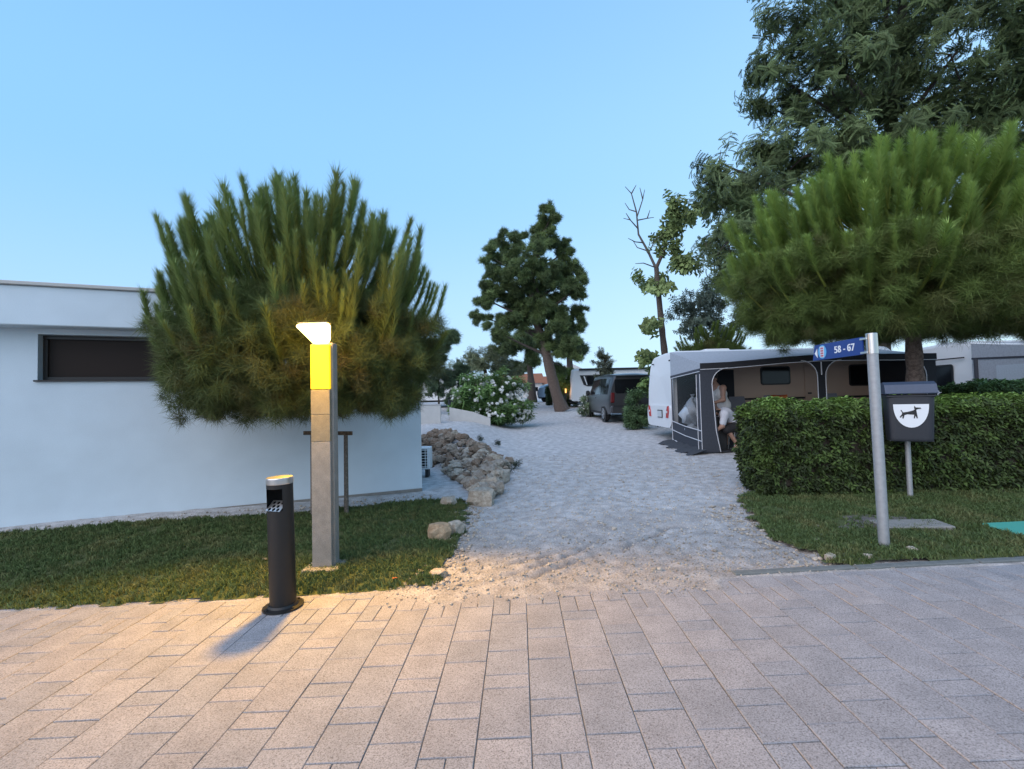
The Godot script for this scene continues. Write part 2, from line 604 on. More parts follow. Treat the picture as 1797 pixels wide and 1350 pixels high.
func build_land() -> void:
	var xs := spread_lines([[-200.0, -30.0, 17.0], [-30.0, -8.0, 1.0], [-8.0, -1.5, 0.14], [-1.5, 3.2, 0.034], [3.2, 10.0, 0.16], [10.0, 30.0, 0.8], [30.0, 200.0, 17.0]])
	var ds := spread_lines([[-120.0, -6.0, 19.0], [-6.0, 3.4, 0.7], [3.4, 6.6, 0.034], [6.6, 9.0, 0.06], [9.0, 16.0, 0.12], [16.0, 42.0, 0.5], [42.0, 90.0, 3.0], [90.0, 420.0, 30.0]])
	var rows := []
	for d in ds:
		var line := PackedVector3Array()
		for x in xs:
			line.append(Vector3(x, gravel_height(x, d), -d))
		rows.append(line)
	var sheet := MB.new().sheet(rows, Vector3.ZERO, Vector3.UP)
	# grit and dust: duller where it meets the paving, cleaner along the lane, blotchy all over
	for i in sheet.v.size():
		var p := sheet.v[i]
		var clean := sm(4.0, 7.5, -p.z + noise.get_noise_2d(p.x * 0.9, p.z * 0.9) * 0.8)
		var k := 1.0 + 0.10 * noise.get_noise_2d(p.x * 0.7 + 20.0, p.z * 0.7) + 0.10 * noise.get_noise_2d(p.x * 4.0, p.z * 4.0 + 11.0)
		if -p.z > 3.8 and -p.z < 6.2 and p.x > -0.4 and p.x < 2.0:
			k *= 1.0 - 0.38 * minf(1.0, ruts(p.x, -p.z).y)
		sheet.c[i] = Color(0.70, 0.665, 0.64).lerp(Color(1, 1, 1), clean) * k
	structure("ground", sheet, M.gravel)
	# loose pebbles lying on the gravel
	var kinds: Array[ArrayMesh] = []
	for k in 4:
		kinds.append(stone_mesh(0.5, 900 + k).mesh())
	var xf := [[], [], [], []]
	var cs := [[], [], [], []]
	for i in 15000:
		var d := 3.40 + pow(rng.randf(), 2.0) * 8.0
		var x := rng.randf_range(-1.1, 3.2) + (d - 4.0) * 0.12
		if d < pave_edge(x) and (in_spill(x) < 0.9 or rng.randf() < 0.45 + (pave_edge(x) - d) * 1.6):
			continue
		var s := 0.004 + 0.011 * pow(rng.randf(), 3.5)
		if rng.randf() < 0.012:
			s *= 2.2
		var k := rng.randi() % 4
		var base_y := maxf(gravel_height(x, d), 0.031 * x if d < pave_edge(x) else -9.0)
		xf[k].append(Transform3D(Basis.from_euler(rv(3.0)).scaled(Vector3(1, rng.randf_range(0.55, 0.9), 1) * s * 2.0), Vector3(x, base_y + s * 0.25, -d)))
		var g := rng.randf_range(0.34, 0.66) if d < 5.2 else rng.randf_range(0.5, 0.8)
		cs[k].append(Color(g, g * 0.95, g * 0.88))
	# pebbles along the lawn edges and the foot of the house wall
	for i in 1900:
		var q := rng.randf()
		var p := Vector3()
		if q < 0.45:
			p = Vector3(-0.68 + rng.randf_range(-0.3, 0.2), 0, -rng.randf_range(3.95, 7.3))
		elif q < 0.7:
			p = Vector3(2.7 + rng.randf_range(-0.35, 0.25), 0, -rng.randf_range(4.0, 6.1))
		else:
			var t := rng.randf()
			p = Vector3(lerpf(-1.3, -7.2, t), 0, lerpf(-8.15, -5.8, t) + rng.randf_range(-0.05, 0.55))
		var s := 0.006 + 0.018 * pow(rng.randf(), 3.0)
		var k := rng.randi() % 4
		xf[k].append(Transform3D(Basis.from_euler(rv(3.0)).scaled(Vector3(1, 0.7, 1) * s * 2.0), Vector3(p.x, gravel_height(p.x, -p.z) + s * 0.5, p.z)))
		var g := rng.randf_range(0.38, 0.72)
		cs[k].append(Color(g, g * 0.93, g * 0.84))
	for k in 4:
		scatter("gravel_stones", kinds[k], M.pebble, xf[k], cs[k]).set_meta("kind", "stuff")
	build_lawns()


func lawn(called: String, poly: PackedVector2Array, count: int, seed_: int, label: String) -> void:
	var r := RandomNumberGenerator.new()
	r.seed = seed_
	var lo := poly[0]
	var hi := poly[0]
	for p in poly:
		lo = lo.min(p)
		hi = hi.max(p)
	var step := 0.06
	var mb := MB.new()
	var nx := int((hi.x - lo.x) / step) + 1
	var nd := int((hi.y - lo.y) / step) + 1
	var inside := func(x: float, d: float) -> bool:
		return Geometry2D.is_point_in_polygon(Vector2(x + noise.get_noise_2d(x * 3.0, d * 3.0) * 0.16, d + noise.get_noise_2d(x * 3.0 + 50.0, d * 3.0) * 0.06), poly)
	var ht := func(x: float, d: float) -> Vector3:
		return Vector3(x, land(x, d) + 0.003 + (0.020 + noise.get_noise_2d(x * 2.0, d * 2.0) * 0.012) * sm(0.0, 0.16, d - pave_edge(x)), -d)
	for i in nx:
		for j in nd:
			var x := lo.x + i * step
			var d := lo.y + j * step
			if inside.call(x + step * 0.5, d + step * 0.5):
				mb.quad(ht.call(x, d), ht.call(x + step, d), ht.call(x + step, d + step), ht.call(x, d + step), Vector3.UP)
	structure(called, mb, M.turf)
	var tufts: Array[ArrayMesh] = []
	for k in 3:
		var t := MB.new()
		for b in 9:
			var a := r.randf() * TAU
			var at := Vector3(cos(a), 0, sin(a)) * r.randf() * 0.028
			var lean := Vector3(r.randf_range(-1, 1), 0, r.randf_range(-1, 1)) * 0.026
			var side := Vector3(-sin(a), 0, cos(a)).rotated(Vector3.UP, r.randf() * 3.0) * r.randf_range(0.0022, 0.0040)
			var hgt := r.randf_range(0.022, 0.048)
			var g := r.randf_range(0.75, 1.2)
			t.col = Color(g, g, g)
			var mid := at + lean * 0.4 + Vector3.UP * hgt * 0.62
			t.quad(at - side, at + side, mid + side * 0.8, mid - side * 0.8, side.cross(Vector3.UP))
			t.flat(mid - side * 0.8, mid + side * 0.8, at + lean * 1.2 + Vector3.UP * hgt, side.cross(Vector3.UP))
		tufts.append(t.mesh())
	var xf := [[], [], []]
	var cs := [[], [], []]
	for i in count:
		var x := r.randf_range(lo.x, hi.x)
		var d := r.randf_range(lo.y, hi.y)
		if not inside.call(x, d):
			continue
		if absf(x - 4.98) < 0.32 and absf(d - 4.58) < 0.19:
			continue
		if Vector2((x - 3.86) / 0.44, (d - 5.06) / 0.28).length() < 1.0 and r.randf() < 0.8:
			continue
		var bare := noise.get_noise_2d(x * 1.3 + 9.0, d * 1.3)
		if bare > 0.28 and r.randf() < 0.6:
			continue
		var k := r.randi() % 3
		var s := r.randf_range(0.7, 1.25)
		xf[k].append(Transform3D(Basis(Vector3.UP, r.randf() * TAU).scaled(Vector3(s, s * r.randf_range(0.7, 1.2), s)), ht.call(x, d)))
		var dry := clampf(noise.get_noise_2d(x * 1.7, d * 1.7) * 0.9 + r.randf_range(-0.25, 0.45), 0.0, 1.0)
		cs[k].append(Color(0.088, 0.130, 0.046).lerp(Color(0.21, 0.185, 0.080), dry * 0.65) * r.randf_range(0.8, 1.25))
	for k in 3:
		scatter(called + "_grass", tufts[k], M.blade, xf[k], cs[k]).set_meta("kind", "stuff")


func build_lawns() -> void:
	lawn("lawn", PackedVector2Array([Vector2(-7.6, 4.12), Vector2(-1.25, 4.0), Vector2(-0.72, 4.02), Vector2(-0.62, 4.8), Vector2(-0.66, 5.9), Vector2(-0.7, 7.0), Vector2(-0.9, 7.45), Vector2(-1.5, 7.5), Vector2(-3.24, 6.7), Vector2(-6.5, 5.95), Vector2(-7.6, 5.6)]), 30000, 77, "")
	lawn("lawn", PackedVector2Array([Vector2(2.72, 4.0), Vector2(7.0, 3.9), Vector2(7.4, 7.0), Vector2(3.1, 6.6), Vector2(2.9, 6.0), Vector2(2.64, 5.2), Vector2(2.55, 4.6)]), 22000, 78, "")


func build_pavement() -> void:
	var root := Node3D.new()
	put(root, "promenade_pavement")
	root.set_meta("kind", "structure")
	root.rotation = Vector3(0, -0.014, 0.031)
	# bedding under the joints
	var bed := MB.new()
	bed.box(Vector3(0, -0.0575, -0.975), Vector3(26, 0.10, 5.93))
	part("bedding_sand", bed, M.joint, root)
	var kinds := {}
	for k in [[0.25, 0.125], [0.25, 0.25], [0.25, 0.375], [0.125, 0.25]]:
		for q in 3:
			var mb := MB.new()
			paver_shape(mb, k[0] - 0.003, k[1] - 0.003, q)
			kinds["%s_%s_%d" % [k[0], k[1], q]] = mb.mesh()
	var rest: Array[MB] = []
	for i in 8:
		rest.append(MB.new())
	var sets := [[3, 1, 2, 3, 1, 2, 20], [20, 1, 3, 2, 1, 3, 2]]
	var r := RandomNumberGenerator.new()
	r.seed = 99
	for col in range(-40, 41):
		var a := 0.02 + col * 0.25
		var seq: Array = sets[absi(col) % 2]
		var edge_b := 3.95 - 0.006 * (a + 0.125)
		# mirrored runs of twelve units in neighbouring columns, joints measured on the photograph
		var b := 3.60 if col % 2 == 0 else 3.705
		while b < edge_b:
			b += 1.75
		var step := 0
		var guard := 0
		while b > -2.0 and guard < 60:
			guard += 1
			var n: int = seq[step % 7]
			var split := n == 20
			n = 2 if split else n
			step += 1
			var hi := minf(b, edge_b)
			var lo := b - n * 0.125
			b = lo
			if hi - lo < 0.014:
				continue
			var cut := absf(hi - lo - n * 0.125) > 0.001
			var halves := split and hi - lo > 0.1
			for hh in (2 if halves else 1):
				var wid := 0.125 if halves else 0.25
				var ca := a + (wid * 0.5 + hh * 0.125)
				var cb := (lo + hi) * 0.5
				var tone := r.randi() % 8
				var xf := Transform3D(Basis.from_euler(Vector3(r.randf_range(-0.006, 0.006), r.randf_range(-0.006, 0.006), r.randf_range(-0.007, 0.007))), Vector3(ca, r.randf_range(-0.0025, 0.001), -cb))
				var shown := cb > 1.72 and absf(ca) < cb * 1.12 + 0.12
				if shown and not cut:
					var o := part("paver", kinds["%s_%s_%d" % [wid, n * 0.125, r.randi() % 3]], M["paver%d" % tone], root)
					o.transform = xf
				else:
					var mb := MB.new()
					paver_shape(mb, wid - 0.0035, hi - lo - 0.0035, r.randi() % 3)
					if shown:
						var o := part("paver", mb, M["paver%d" % tone], root)
						o.transform = xf
					else:
						rest[tone].add(mb, xf)
	for i in 8:
		part("outer_pavers", rest[i], M["paver%d" % i], root).set_meta("kind", "stuff")
	# edging: narrow stones on the left, a low kerb on the right
	var x := -9.0
	while x < -1.35:
		var l := 0.5
		var k := MB.new().box(Vector3.ZERO, Vector3(l - 0.006, 0.10, 0.045), Basis(), 0.006)
		var o := part("edging_stone", k, M["paver%d" % (r.randi() % 8)], root)
		o.position = Vector3(x + l * 0.5, -0.048 + r.randf_range(-0.003, 0.003), -(3.978 - 0.006 * x))
		o.rotation.y = 0.006
		x += l
	x = 1.74
	while x < 9.0:
		var l := 1.0
		var k := MB.new().box(Vector3.ZERO, Vector3(l - 0.006, 0.12, 0.075), Basis(), 0.008)
		var o := part("kerb_stone", k, M.kerb, root)
		o.position = Vector3(x + l * 0.5, -0.040 + r.randf_range(-0.003, 0.003), -(3.994 - 0.006 * x))
		o.rotation.y = 0.006
		x += l


# one paving block, top at y = 0, slightly uneven bevel
func paver_shape(mb: MB, w: float, l: float, variant: int) -> void:
	var r := RandomNumberGenerator.new()
	r.seed = variant * 13 + int(w * 1000) + int(l * 7000)
	var top := []
	var rim := []
	for k in [[-1, -1], [0, -1], [1, -1], [1, 0], [1, 1], [0, 1], [-1, 1], [-1, 0]]:
		var j := r.randf_range(0.002, 0.005)
		top.append(Vector3(k[0] * (w * 0.5 - j), 0, k[1] * (l * 0.5 - j)))
		rim.append(Vector3(k[0] * (w * 0.5 - r.randf_range(0, 0.002)), -0.003, k[1] * (l * 0.5 - r.randf_range(0, 0.002))))
	for i in 8:
		var j := (i + 1) % 8
		mb.flat(Vector3.ZERO, top[i], top[j], Vector3.UP)
		var o: Vector3 = (rim[i] + rim[j]) * 0.5
		mb.quad(top[i], top[j], rim[j], rim[i], Vector3(o.x / w, 0.5, o.z / l))
		var dn := Vector3(0, -0.025, 0)
		mb.quad(rim[i], rim[j], rim[j] + dn, rim[i] + dn, Vector3(o.x / w, 0, o.z / l))


func build_house() -> void:
	# local frame: x runs along the facade from the right-hand corner to the left, z outwards to the viewer
	var house := thing("white_house", "long low white rendered building with flat roof slab and dark strip window", "building", Vector3(-1.64, 0, -8.4))
	var u := Vector3(-0.922, 0, 0.387)
	var out := Vector3(0.387, 0, 0.922)
	house.basis = Basis(u, Vector3.UP, out)
	var len_ := 9.5
	# facade with the window opening left free
	var wall := MB.new()
	var t := 0.3
	var w0 := 2.9
	var w1 := 5.22
	var sill := 1.955
	var head := 2.60
	var up0 := 2.3
	# lower wall, gently rounded in plan at its far left
	wall.box(Vector3(len_ * 0.5, (sill - 0.3) * 0.5, -t * 0.5), Vector3(len_, sill + 0.3, t))
	wall.box(Vector3((up0 + w0) * 0.5, (sill + 3.16) * 0.5, -t * 0.5), Vector3(w0 - up0, 3.16 - sill, t))
	wall.box(Vector3((w1 + len_) * 0.5, (sill + 3.16) * 0.5, -t * 0.5), Vector3(len_ - w1, 3.16 - sill, t))
	wall.box(Vector3((w0 + w1) * 0.5, (head + 3.16) * 0.5, -t * 0.5), Vector3(w1 - w0, 3.16 - head, t))
	part("facade", wall, M.plaster, house)
	var side := MB.new()
	side.box(Vector3(0.15, 0.87, -3.65), Vector3(0.3, 2.12, 6.7))
	side.box(Vector3(up0 + 0.15, 2.55, -3.65), Vector3(0.3, 1.24, 6.7))
	side.box(Vector3(4.9, 0.9, -7.15), Vector3(9.2, 2.1, 0.3))
	part("side_wall", side, M.plaster, house)
	var lower_top := MB.new().box(Vector3(1.2, 1.925, -3.5), Vector3(2.2, 0.012, 6.6))
	part("low_roof", lower_top, M.coping, house)
	# roof slab and fascia that stand proud of the wall
	part("fascia", MB.new().box(Vector3((up0 + len_) * 0.5 - 0.1, 2.935, 0.0), Vector3(len_ - up0 + 0.2, 0.52, 0.62), Basis(), 0.012), M.plaster, house)
	part("roof_slab", MB.new().box(Vector3((up0 + len_) * 0.5, 3.12, -3.6), Vector3(len_ - up0, 0.14, 6.6)), M.coping, house)
	part("coping", MB.new().box(Vector3((up0 + len_) * 0.5 - 0.1, 3.222, 0.01), Vector3(len_ - up0 + 0.26, 0.05, 0.68), Basis(), 0.008), M.coping, house)
	# window: frame, two panes, dark blind behind
	var win := part("window", window_frame(w0, w1, sill, head, 0.055), M.window_brown, house)
	part("pane", MB.new().box(Vector3((w0 + w1) * 0.5, (sill + head) * 0.5, -0.17), Vector3(w1 - w0 - 0.08, head - sill - 0.08, 0.012)), M.brown_glass, win)
	part("blind", MB.new().box(Vector3((w0 + w1) * 0.5, (sill + head) * 0.5, -0.24), Vector3(w1 - w0 - 0.02, head - sill - 0.02, 0.02)), M.window_brown, win)
	part("sill", MB.new().box(Vector3((w0 + w1) * 0.5, sill + 0.004, -0.02), Vector3(w1 - w0 + 0.06, 0.022, 0.12), Basis(), 0.004), M.window_brown, house)
	# dark drip line at the wall's foot
	part("base_strip", MB.new().box(Vector3(len_ * 0.5, -0.004, 0.006), Vector3(len_, 0.05, 0.014)), M.concrete, house)
	# air conditioner behind the corner
	var ac := thing("air_conditioner", "small white outdoor air conditioner unit beside the white building's right corner", "air conditioner", Vector3(-2.03, 0.14, -10.0))
	part("casing", MB.new().box(Vector3(0, 0.23, 0), Vector3(0.56, 0.46, 0.3), Basis(), 0.015), M.white_matt, ac)
	part("fan_recess", MB.new().box(Vector3(0.04, 0.23, 0.145), Vector3(0.36, 0.38, 0.02)), M.dark_hole, ac)
	for i in 7:
		part("grille_bar", MB.new().box(Vector3(0.04, 0.06 + i * 0.057, 0.16), Vector3(0.37, 0.011, 0.008)), M.white_matt, ac)
	for i in 4:
		part("grille_bar", MB.new().box(Vector3(-0.1 + i * 0.095, 0.23, 0.162), Vector3(0.011, 0.38, 0.008)), M.white_matt, ac)
	for s in [-0.2, 0.2]:
		part("foot", MB.new().box(Vector3(s, -0.08, 0), Vector3(0.06, 0.17, 0.26)), M.black_trim, ac)


func window_frame(w0: float, w1: float, y0: float, y1: float, t: float) -> MB:
	var f := MB.new()
	var z := -0.16
	f.box(Vector3((w0 + w1) * 0.5, y0 + t * 0.5 + 0.012, z), Vector3(w1 - w0, t, 0.06), Basis(), 0.005)
	f.box(Vector3((w0 + w1) * 0.5, y1 - t * 0.5, z), Vector3(w1 - w0, t, 0.06), Basis(), 0.005)
	for x in [w0 + t * 0.5, w1 - t * 0.5]:
		f.box(Vector3(x, (y0 + y1) * 0.5, z), Vector3(t, y1 - y0 - 2 * t, 0.058), Basis(), 0.005)
	return f


func build_lamp() -> void:
	var y0 := land(-1.83, 4.61)
	var o := thing("path_lamp", "lit concrete path lamp post with glowing wedge head and yellow upper panel", "lamp", Vector3(-1.857, y0, -4.615))
	var h := 2.20
	part("base_plate", MB.new().box(Vector3(0, 0.02, 0), Vector3(0.34, 0.05, 0.30), Basis(), 0.01), M.concrete, o)
	part("post", MB.new().box(Vector3(0.012, 1.12, -0.02), Vector3(0.205, 2.16, 0.11), Basis(), 0.006), M.concrete, o)
	# front slabs, one above the other with joints
	var cuts := [0.045, 1.24, 1.50, 1.74]
	for i in 3:
		part("front_slab", MB.new().box(Vector3(0, (cuts[i] + cuts[i + 1]) * 0.5, 0.052), Vector3(0.186, cuts[i + 1] - cuts[i] - 0.0008, 0.04), Basis(), 0.004), M.concrete if i < 1 else M.concrete_top, o)
	part("amber_lamp_panel", MB.new().box(Vector3(0, 1.965, 0.054), Vector3(0.184, 0.435, 0.038), Basis(), 0.004), M.amber_glow, o)
	# wedge head: a lit prism that juts to the left under a thin opaque back and cap
	var wedge := PackedVector2Array([Vector2(-0.218, 0.178), Vector2(-0.208, 0.198), Vector2(0.07, 0.206), Vector2(0.079, 0.19), Vector2(0.078, 0.06), Vector2(0.055, 0.012), Vector2(-0.055, 0.012)])
	part("lamp_diffuser", MB.new().prism(wedge, 0.09, Transform3D(Basis(), Vector3(0, h - 0.02, 0.0))), M.lamp_glow, o)
	part("head_cap", MB.new().box(Vector3(-0.068, h + 0.196, 0.03), Vector3(0.29, 0.010, 0.10), Basis(), 0.004), M.concrete, o)
	var l := SpotLight3D.new()
	l.name = "lamp_light"
	l.light_color = Color(1.0, 0.76, 0.29)
	l.light_energy = 15.0
	l.light_size = 0.09
	l.spot_range = 40.0
	l.spot_attenuation = 2.0
	l.spot_angle = 78.0
	l.spot_angle_attenuation = 0.35
	l.shadow_enabled = true
	o.add_child(l)
	var glow := OmniLight3D.new()
	glow.name = "lamp_glow_light"
	glow.light_color = Color(1.0, 0.72, 0.30)
	glow.light_energy = 0.65
	glow.light_size = 0.05
	glow.omni_range = 20.0
	glow.omni_attenuation = 2.0
	glow.shadow_enabled = true
	o.add_child(glow)
	glow.position = Vector3(0.0, h + 0.10, 0.045)
	l.position = Vector3(-0.05, h + 0.09, 0.13)
	l.look_at_from_position(o.position + l.position, o.position + l.position + Vector3(0.05, -0.60, 1.0))


func build_cigarette_bin() -> void:
	var o := thing("cigarette_bin", "black tubular cigarette bin with steel cap standing on the paving edge", "ash bin", Vector3(-1.865, -0.058, -3.80))
	o.rotation = Vector3(0, 0, 0.022)
	var r := 0.098
	var top := 0.985
	# tube wall with the pocket left open at the front left
	var tube := MB.new()
	var n := 40
	var ys := [0.02, 0.775, 0.80, 0.83, 0.86, 0.89, 0.92, 0.945, top]
	for i in ys.size() - 1:
		for k in n:
			var a0 := TAU * k / n
			var a1 := TAU * (k + 1) / n
			var mid := wrapf((a0 + a1) * 0.5 - deg_to_rad(112.0), -PI, PI)
			if i > 0 and i < ys.size() - 2 and absf(mid) < deg_to_rad(54.0):
				continue
			var c0 := Vector3(cos(a0), 0, sin(a0))
			var c1 := Vector3(cos(a1), 0, sin(a1))
			tube.tri(c0 * r + Vector3.UP * ys[i], c1 * r + Vector3.UP * ys[i], c1 * r + Vector3.UP * ys[i + 1], c0, c1, c1)
			tube.tri(c0 * r + Vector3.UP * ys[i], c1 * r + Vector3.UP * ys[i + 1], c0 * r + Vector3.UP * ys[i + 1], c0, c1, c0)
	part("tube", tube, M.black_metal, o)
	var pocket := MB.new()
	for k in n:
		var a0 := TAU * k / n
		var a1 := TAU * (k + 1) / n
		var c0 := Vector3(cos(a0), 0, sin(a0)) * 0.09
		var c1 := Vector3(cos(a1), 0, sin(a1)) * 0.09
		for y in [0.74, 0.955]:
			pocket.flat(Vector3.UP * y, c0 + Vector3.UP * y, c1 + Vector3.UP * y, Vector3.UP)
		if absf(wrapf((a0 + a1) * 0.5 - deg_to_rad(112.0), -PI, PI)) > deg_to_rad(60.0):
			pocket.quad(c0 + Vector3.UP * 0.74, c1 + Vector3.UP * 0.74, c1 + Vector3.UP * 0.955, c0 + Vector3.UP * 0.955, -c0)
	part("pocket", pocket, M.dark_hole, o)
	# slanting stub plate with real holes
	var plate := CSGCombiner3D.new()
	put(plate, "stub_plate", o)
	var slab := CSGBox3D.new()
	slab.size = Vector3(0.150, 0.004, 0.105)
	slab.material = M.steel
	slab.name = "plate_sheet"
	plate.add_child(slab)
	for k in [[-0.045, -0.03], [0.0, -0.03], [0.045, -0.03], [-0.0225, 0.005], [0.0225, 0.005], [-0.045, 0.036], [0.0, 0.036], [0.045, 0.036]]:
		var hole := CSGCylinder3D.new()
		hole.radius = 0.0145
		hole.height = 0.02
		hole.sides = 14
		hole.operation = CSGShape3D.OPERATION_SUBTRACTION
		hole.material = M.steel
		hole.position = Vector3(k[0], 0, k[1])
		hole.name = "hole"
		plate.add_child(hole, true)
	var facing := deg_to_rad(112.0)
	plate.position = Vector3(cos(facing), 0, sin(facing)) * 0.036 + Vector3.UP * 0.806
	plate.basis = Basis(Vector3.UP, PI / 2 - facing) * Basis(Vector3.RIGHT, deg_to_rad(40.0))
	part("cap", MB.new().lathe([Vector2(0, 0.978), Vector2(0.100, 0.978), Vector2(0.1015, 0.985), Vector2(0.1015, 1.022), Vector2(0.098, 1.03), Vector2(0.05, 1.036), Vector2(0, 1.038)], Vector3.ZERO, 40), M.steel, o)
	part("base_flange", MB.new().lathe([Vector2(0, 0.004), Vector2(0.152, 0.004), Vector2(0.152, 0.014), Vector2(0.115, 0.018), Vector2(0.106, 0.035), Vector2(0, 0.035)], Vector3.ZERO, 40), M.black_metal, o)
	for k in 4:
		part("anchor_bolt", MB.new().lathe([Vector2(0.009, 0.012), Vector2(0.009, 0.026), Vector2(0, 0.028)], Vector3(cos(k * PI / 2 + 0.6), 0, sin(k * PI / 2 + 0.6)) * 0.134, 6), M.black_metal, o)


func words(text: String, height: float, mat_: Material, parent: Node3D, xf: Transform3D, called := "lettering") -> void:
	var f := SystemFont.new()
	f.font_names = PackedStringArray(["Droid Sans"])
	f.font_weight = 700
	var t := TextMesh.new()
	t.text = text
	t.font = f
	t.font_size = 64
	t.pixel_size = height / 46.0
	t.depth = 0.003
	var o := MeshInstance3D.new()
	o.mesh = t
	o.material_override = mat_
	put(o, called, parent)
	o.transform = xf


func build_signpost() -> void:
	var o := thing("direction_sign", "grey tubular signpost with blue pitch number blade pointing down the path", "sign", Vector3(3.38, land(3.38, 4.36) - 0.01, -4.36))
	o.rotation.z = 0.012
	part("pole", MB.new().tube([Vector3(0, -0.05, 0), Vector3(0, 1.90, 0)], [0.044, 0.044], 20), M.galvanised, o)
	part("collar", MB.new().lathe([Vector2(0.044, 1.80), Vector2(0.047, 1.80), Vector2(0.047, 1.985), Vector2(0.044, 1.99), Vector2(0, 1.992)], Vector3.ZERO, 24), M.steel, o)
	# blade runs straight back from the pole; its face looks at the path
	var blade := part("sign_blade", MB.new().prism(PackedVector2Array([Vector2(0.74, 0.0), Vector2(0.70, 0.165), Vector2(0.0, 0.165), Vector2(0.0, 0.0)]), 0.012, Transform3D(Basis(Vector3(0, 0, -1), Vector3.UP, Vector3(1, 0, 0)), Vector3(-0.046, 1.80, -0.055))), M.sign_blue, o)
	for y in [1.815, 1.945]:
		part("clamp", MB.new().box(Vector3(-0.03, y, -0.04), Vector3(0.045, 0.02, 0.09), Basis(), 0.003), M.steel, o)
	var face := Basis(Vector3(0, 0, 1), Vector3.UP, Vector3(-1, 0, 0))
	var fx := -0.0475
	words("58 - 67", 0.068, M.sign_white, blade, Transform3D(face, Vector3(fx, 1.883, -0.30)), "pitch_numbers")
	part("arrow", MB.new().prism(PackedVector2Array([Vector2(-0.70, 0.075), Vector2(-0.655, 0.125), Vector2(-0.655, 0.025)]), 0.002, Transform3D(face, Vector3(fx + 0.001, 1.80, -0.055))), M.sign_white, blade)
	var disc := PackedVector2Array()
	for k in 28:
		disc.append(Vector2(-0.575 + 0.066 * cos(TAU * k / 28), 0.083 + 0.071 * sin(TAU * k / 28)))
	part("emblem_disc", MB.new().prism(disc, 0.002, Transform3D(face, Vector3(fx + 0.001, 1.80, -0.055))), M.sign_sky, blade)
	part("emblem_band", MB.new().prism(PackedVector2Array([Vector2(-0.603, 0.025), Vector2(-0.547, 0.025), Vector2(-0.541, 0.14), Vector2(-0.609, 0.14)]), 0.002, Transform3D(face, Vector3(fx - 0.001, 1.80, -0.055))), M.sign_pale, blade)
	for k in 4:
		part("emblem_stripe", MB.new().prism(PackedVector2Array([Vector2(-0.595, 0.034 + k * 0.026), Vector2(-0.555, 0.034 + k * 0.026), Vector2(-0.555, 0.05 + k * 0.026), Vector2(-0.595, 0.05 + k * 0.026)]), 0.002, Transform3D(face, Vector3(fx - 0.003, 1.80, -0.055))), M.sign_red, blade)


func build_dog_bin() -> void:
	var o := thing("dog_waste_bin", "dark grey dog waste bin with blue grey lid and white dog shield", "dog waste bin", Vector3(4.92, land(4.92, 5.9), -5.86), -0.5)
	part("post", MB.new().tube([Vector3(0, -0.05, -0.10), Vector3(0, 1.38, -0.10)], [0.03, 0.03], 12), M.galvanised, o)
	var body := MB.new()
	var rows := []
	for q in [[0.745, 0.212, 0.13], [0.78, 0.217, 0.145], [1.28, 0.235, 0.17], [1.30, 0.232, 0.166]]:
		var line := PackedVector3Array()
		for k in 25:
			var a := TAU * k / 24
			# rounded box outline
			var e := 0.3
			line.append(Vector3(q[1] * signf(cos(a)) * pow(absf(cos(a)), e), q[0], q[2] * signf(sin(a)) * pow(absf(sin(a)), e)))
		rows.append(line)
	body.sheet(rows, Vector3(0, 1.0, 0))
	body.box(Vector3(0, 0.75, 0), Vector3(0.42, 0.01, 0.22))
	part("body", body, M.bin_plastic, o)
	# hood: a domed lid overhanging the opening
	var hood := PackedVector2Array([Vector2(-0.185, 1.33), Vector2(-0.185, 1.43), Vector2(-0.15, 1.465), Vector2(0.05, 1.475), Vector2(0.15, 1.44), Vector2(0.205, 1.335), Vector2(0.20, 1.325)])
	part("lid", MB.new().prism(hood, 0.50, Transform3D(Basis(Vector3(0, 0, 1), Vector3(0, 1, 0), Vector3(-1, 0, 0)), Vector3(0.25, 0, 0))), M.bin_lid, o)
	part("lid_band", MB.new().box(Vector3(0, 1.30, 0.0), Vector3(0.478, 0.035, 0.352), Basis(), 0.01), M.bin_plastic, o)
	# shield with the running dog
	var sh := PackedVector2Array()
	for k in 21:
		var a := PI * k / 20.0
		sh.append(Vector2(0.17 * cos(a), 0.14 - 0.285 * pow(sin(a), 0.9)))
	var lean := Basis(Vector3.RIGHT, 0.05)
	var shield := part("dog_shield", MB.new().prism(sh, 0.004, Transform3D(lean, Vector3(-0.005, 1.06, 0.165))), M.sign_white, o)
	var dog := PackedVector2Array()
	for q in [[-0.098, 0.066], [-0.088, 0.072], [-0.074, 0.044], [-0.030, 0.050], [0.022, 0.066], [0.036, 0.078], [0.030, 0.094], [0.034, 0.120], [0.046, 0.100], [0.090, 0.098], [0.096, 0.086], [0.062, 0.080], [0.050, 0.072], [0.054, 0.034], [0.062, -0.024], [0.052, -0.026], [0.040, 0.008], [0.034, -0.026], [0.024, -0.026], [0.030, 0.016], [-0.034, 0.022], [-0.062, 0.012], [-0.070, -0.026], [-0.082, -0.026], [-0.078, 0.008], [-0.098, -0.018], [-0.108, -0.010], [-0.084, 0.022], [-0.082, 0.044]]:
		dog.append(Vector2(q[0] * 1.02 - 0.002, q[1] * 1.05 - 0.005))
	part("dog_emblem", MB.new().prism(dog, 0.003, Transform3D(lean, Vector3(-0.005, 1.06, 0.1695))), M.frame_black, shield)


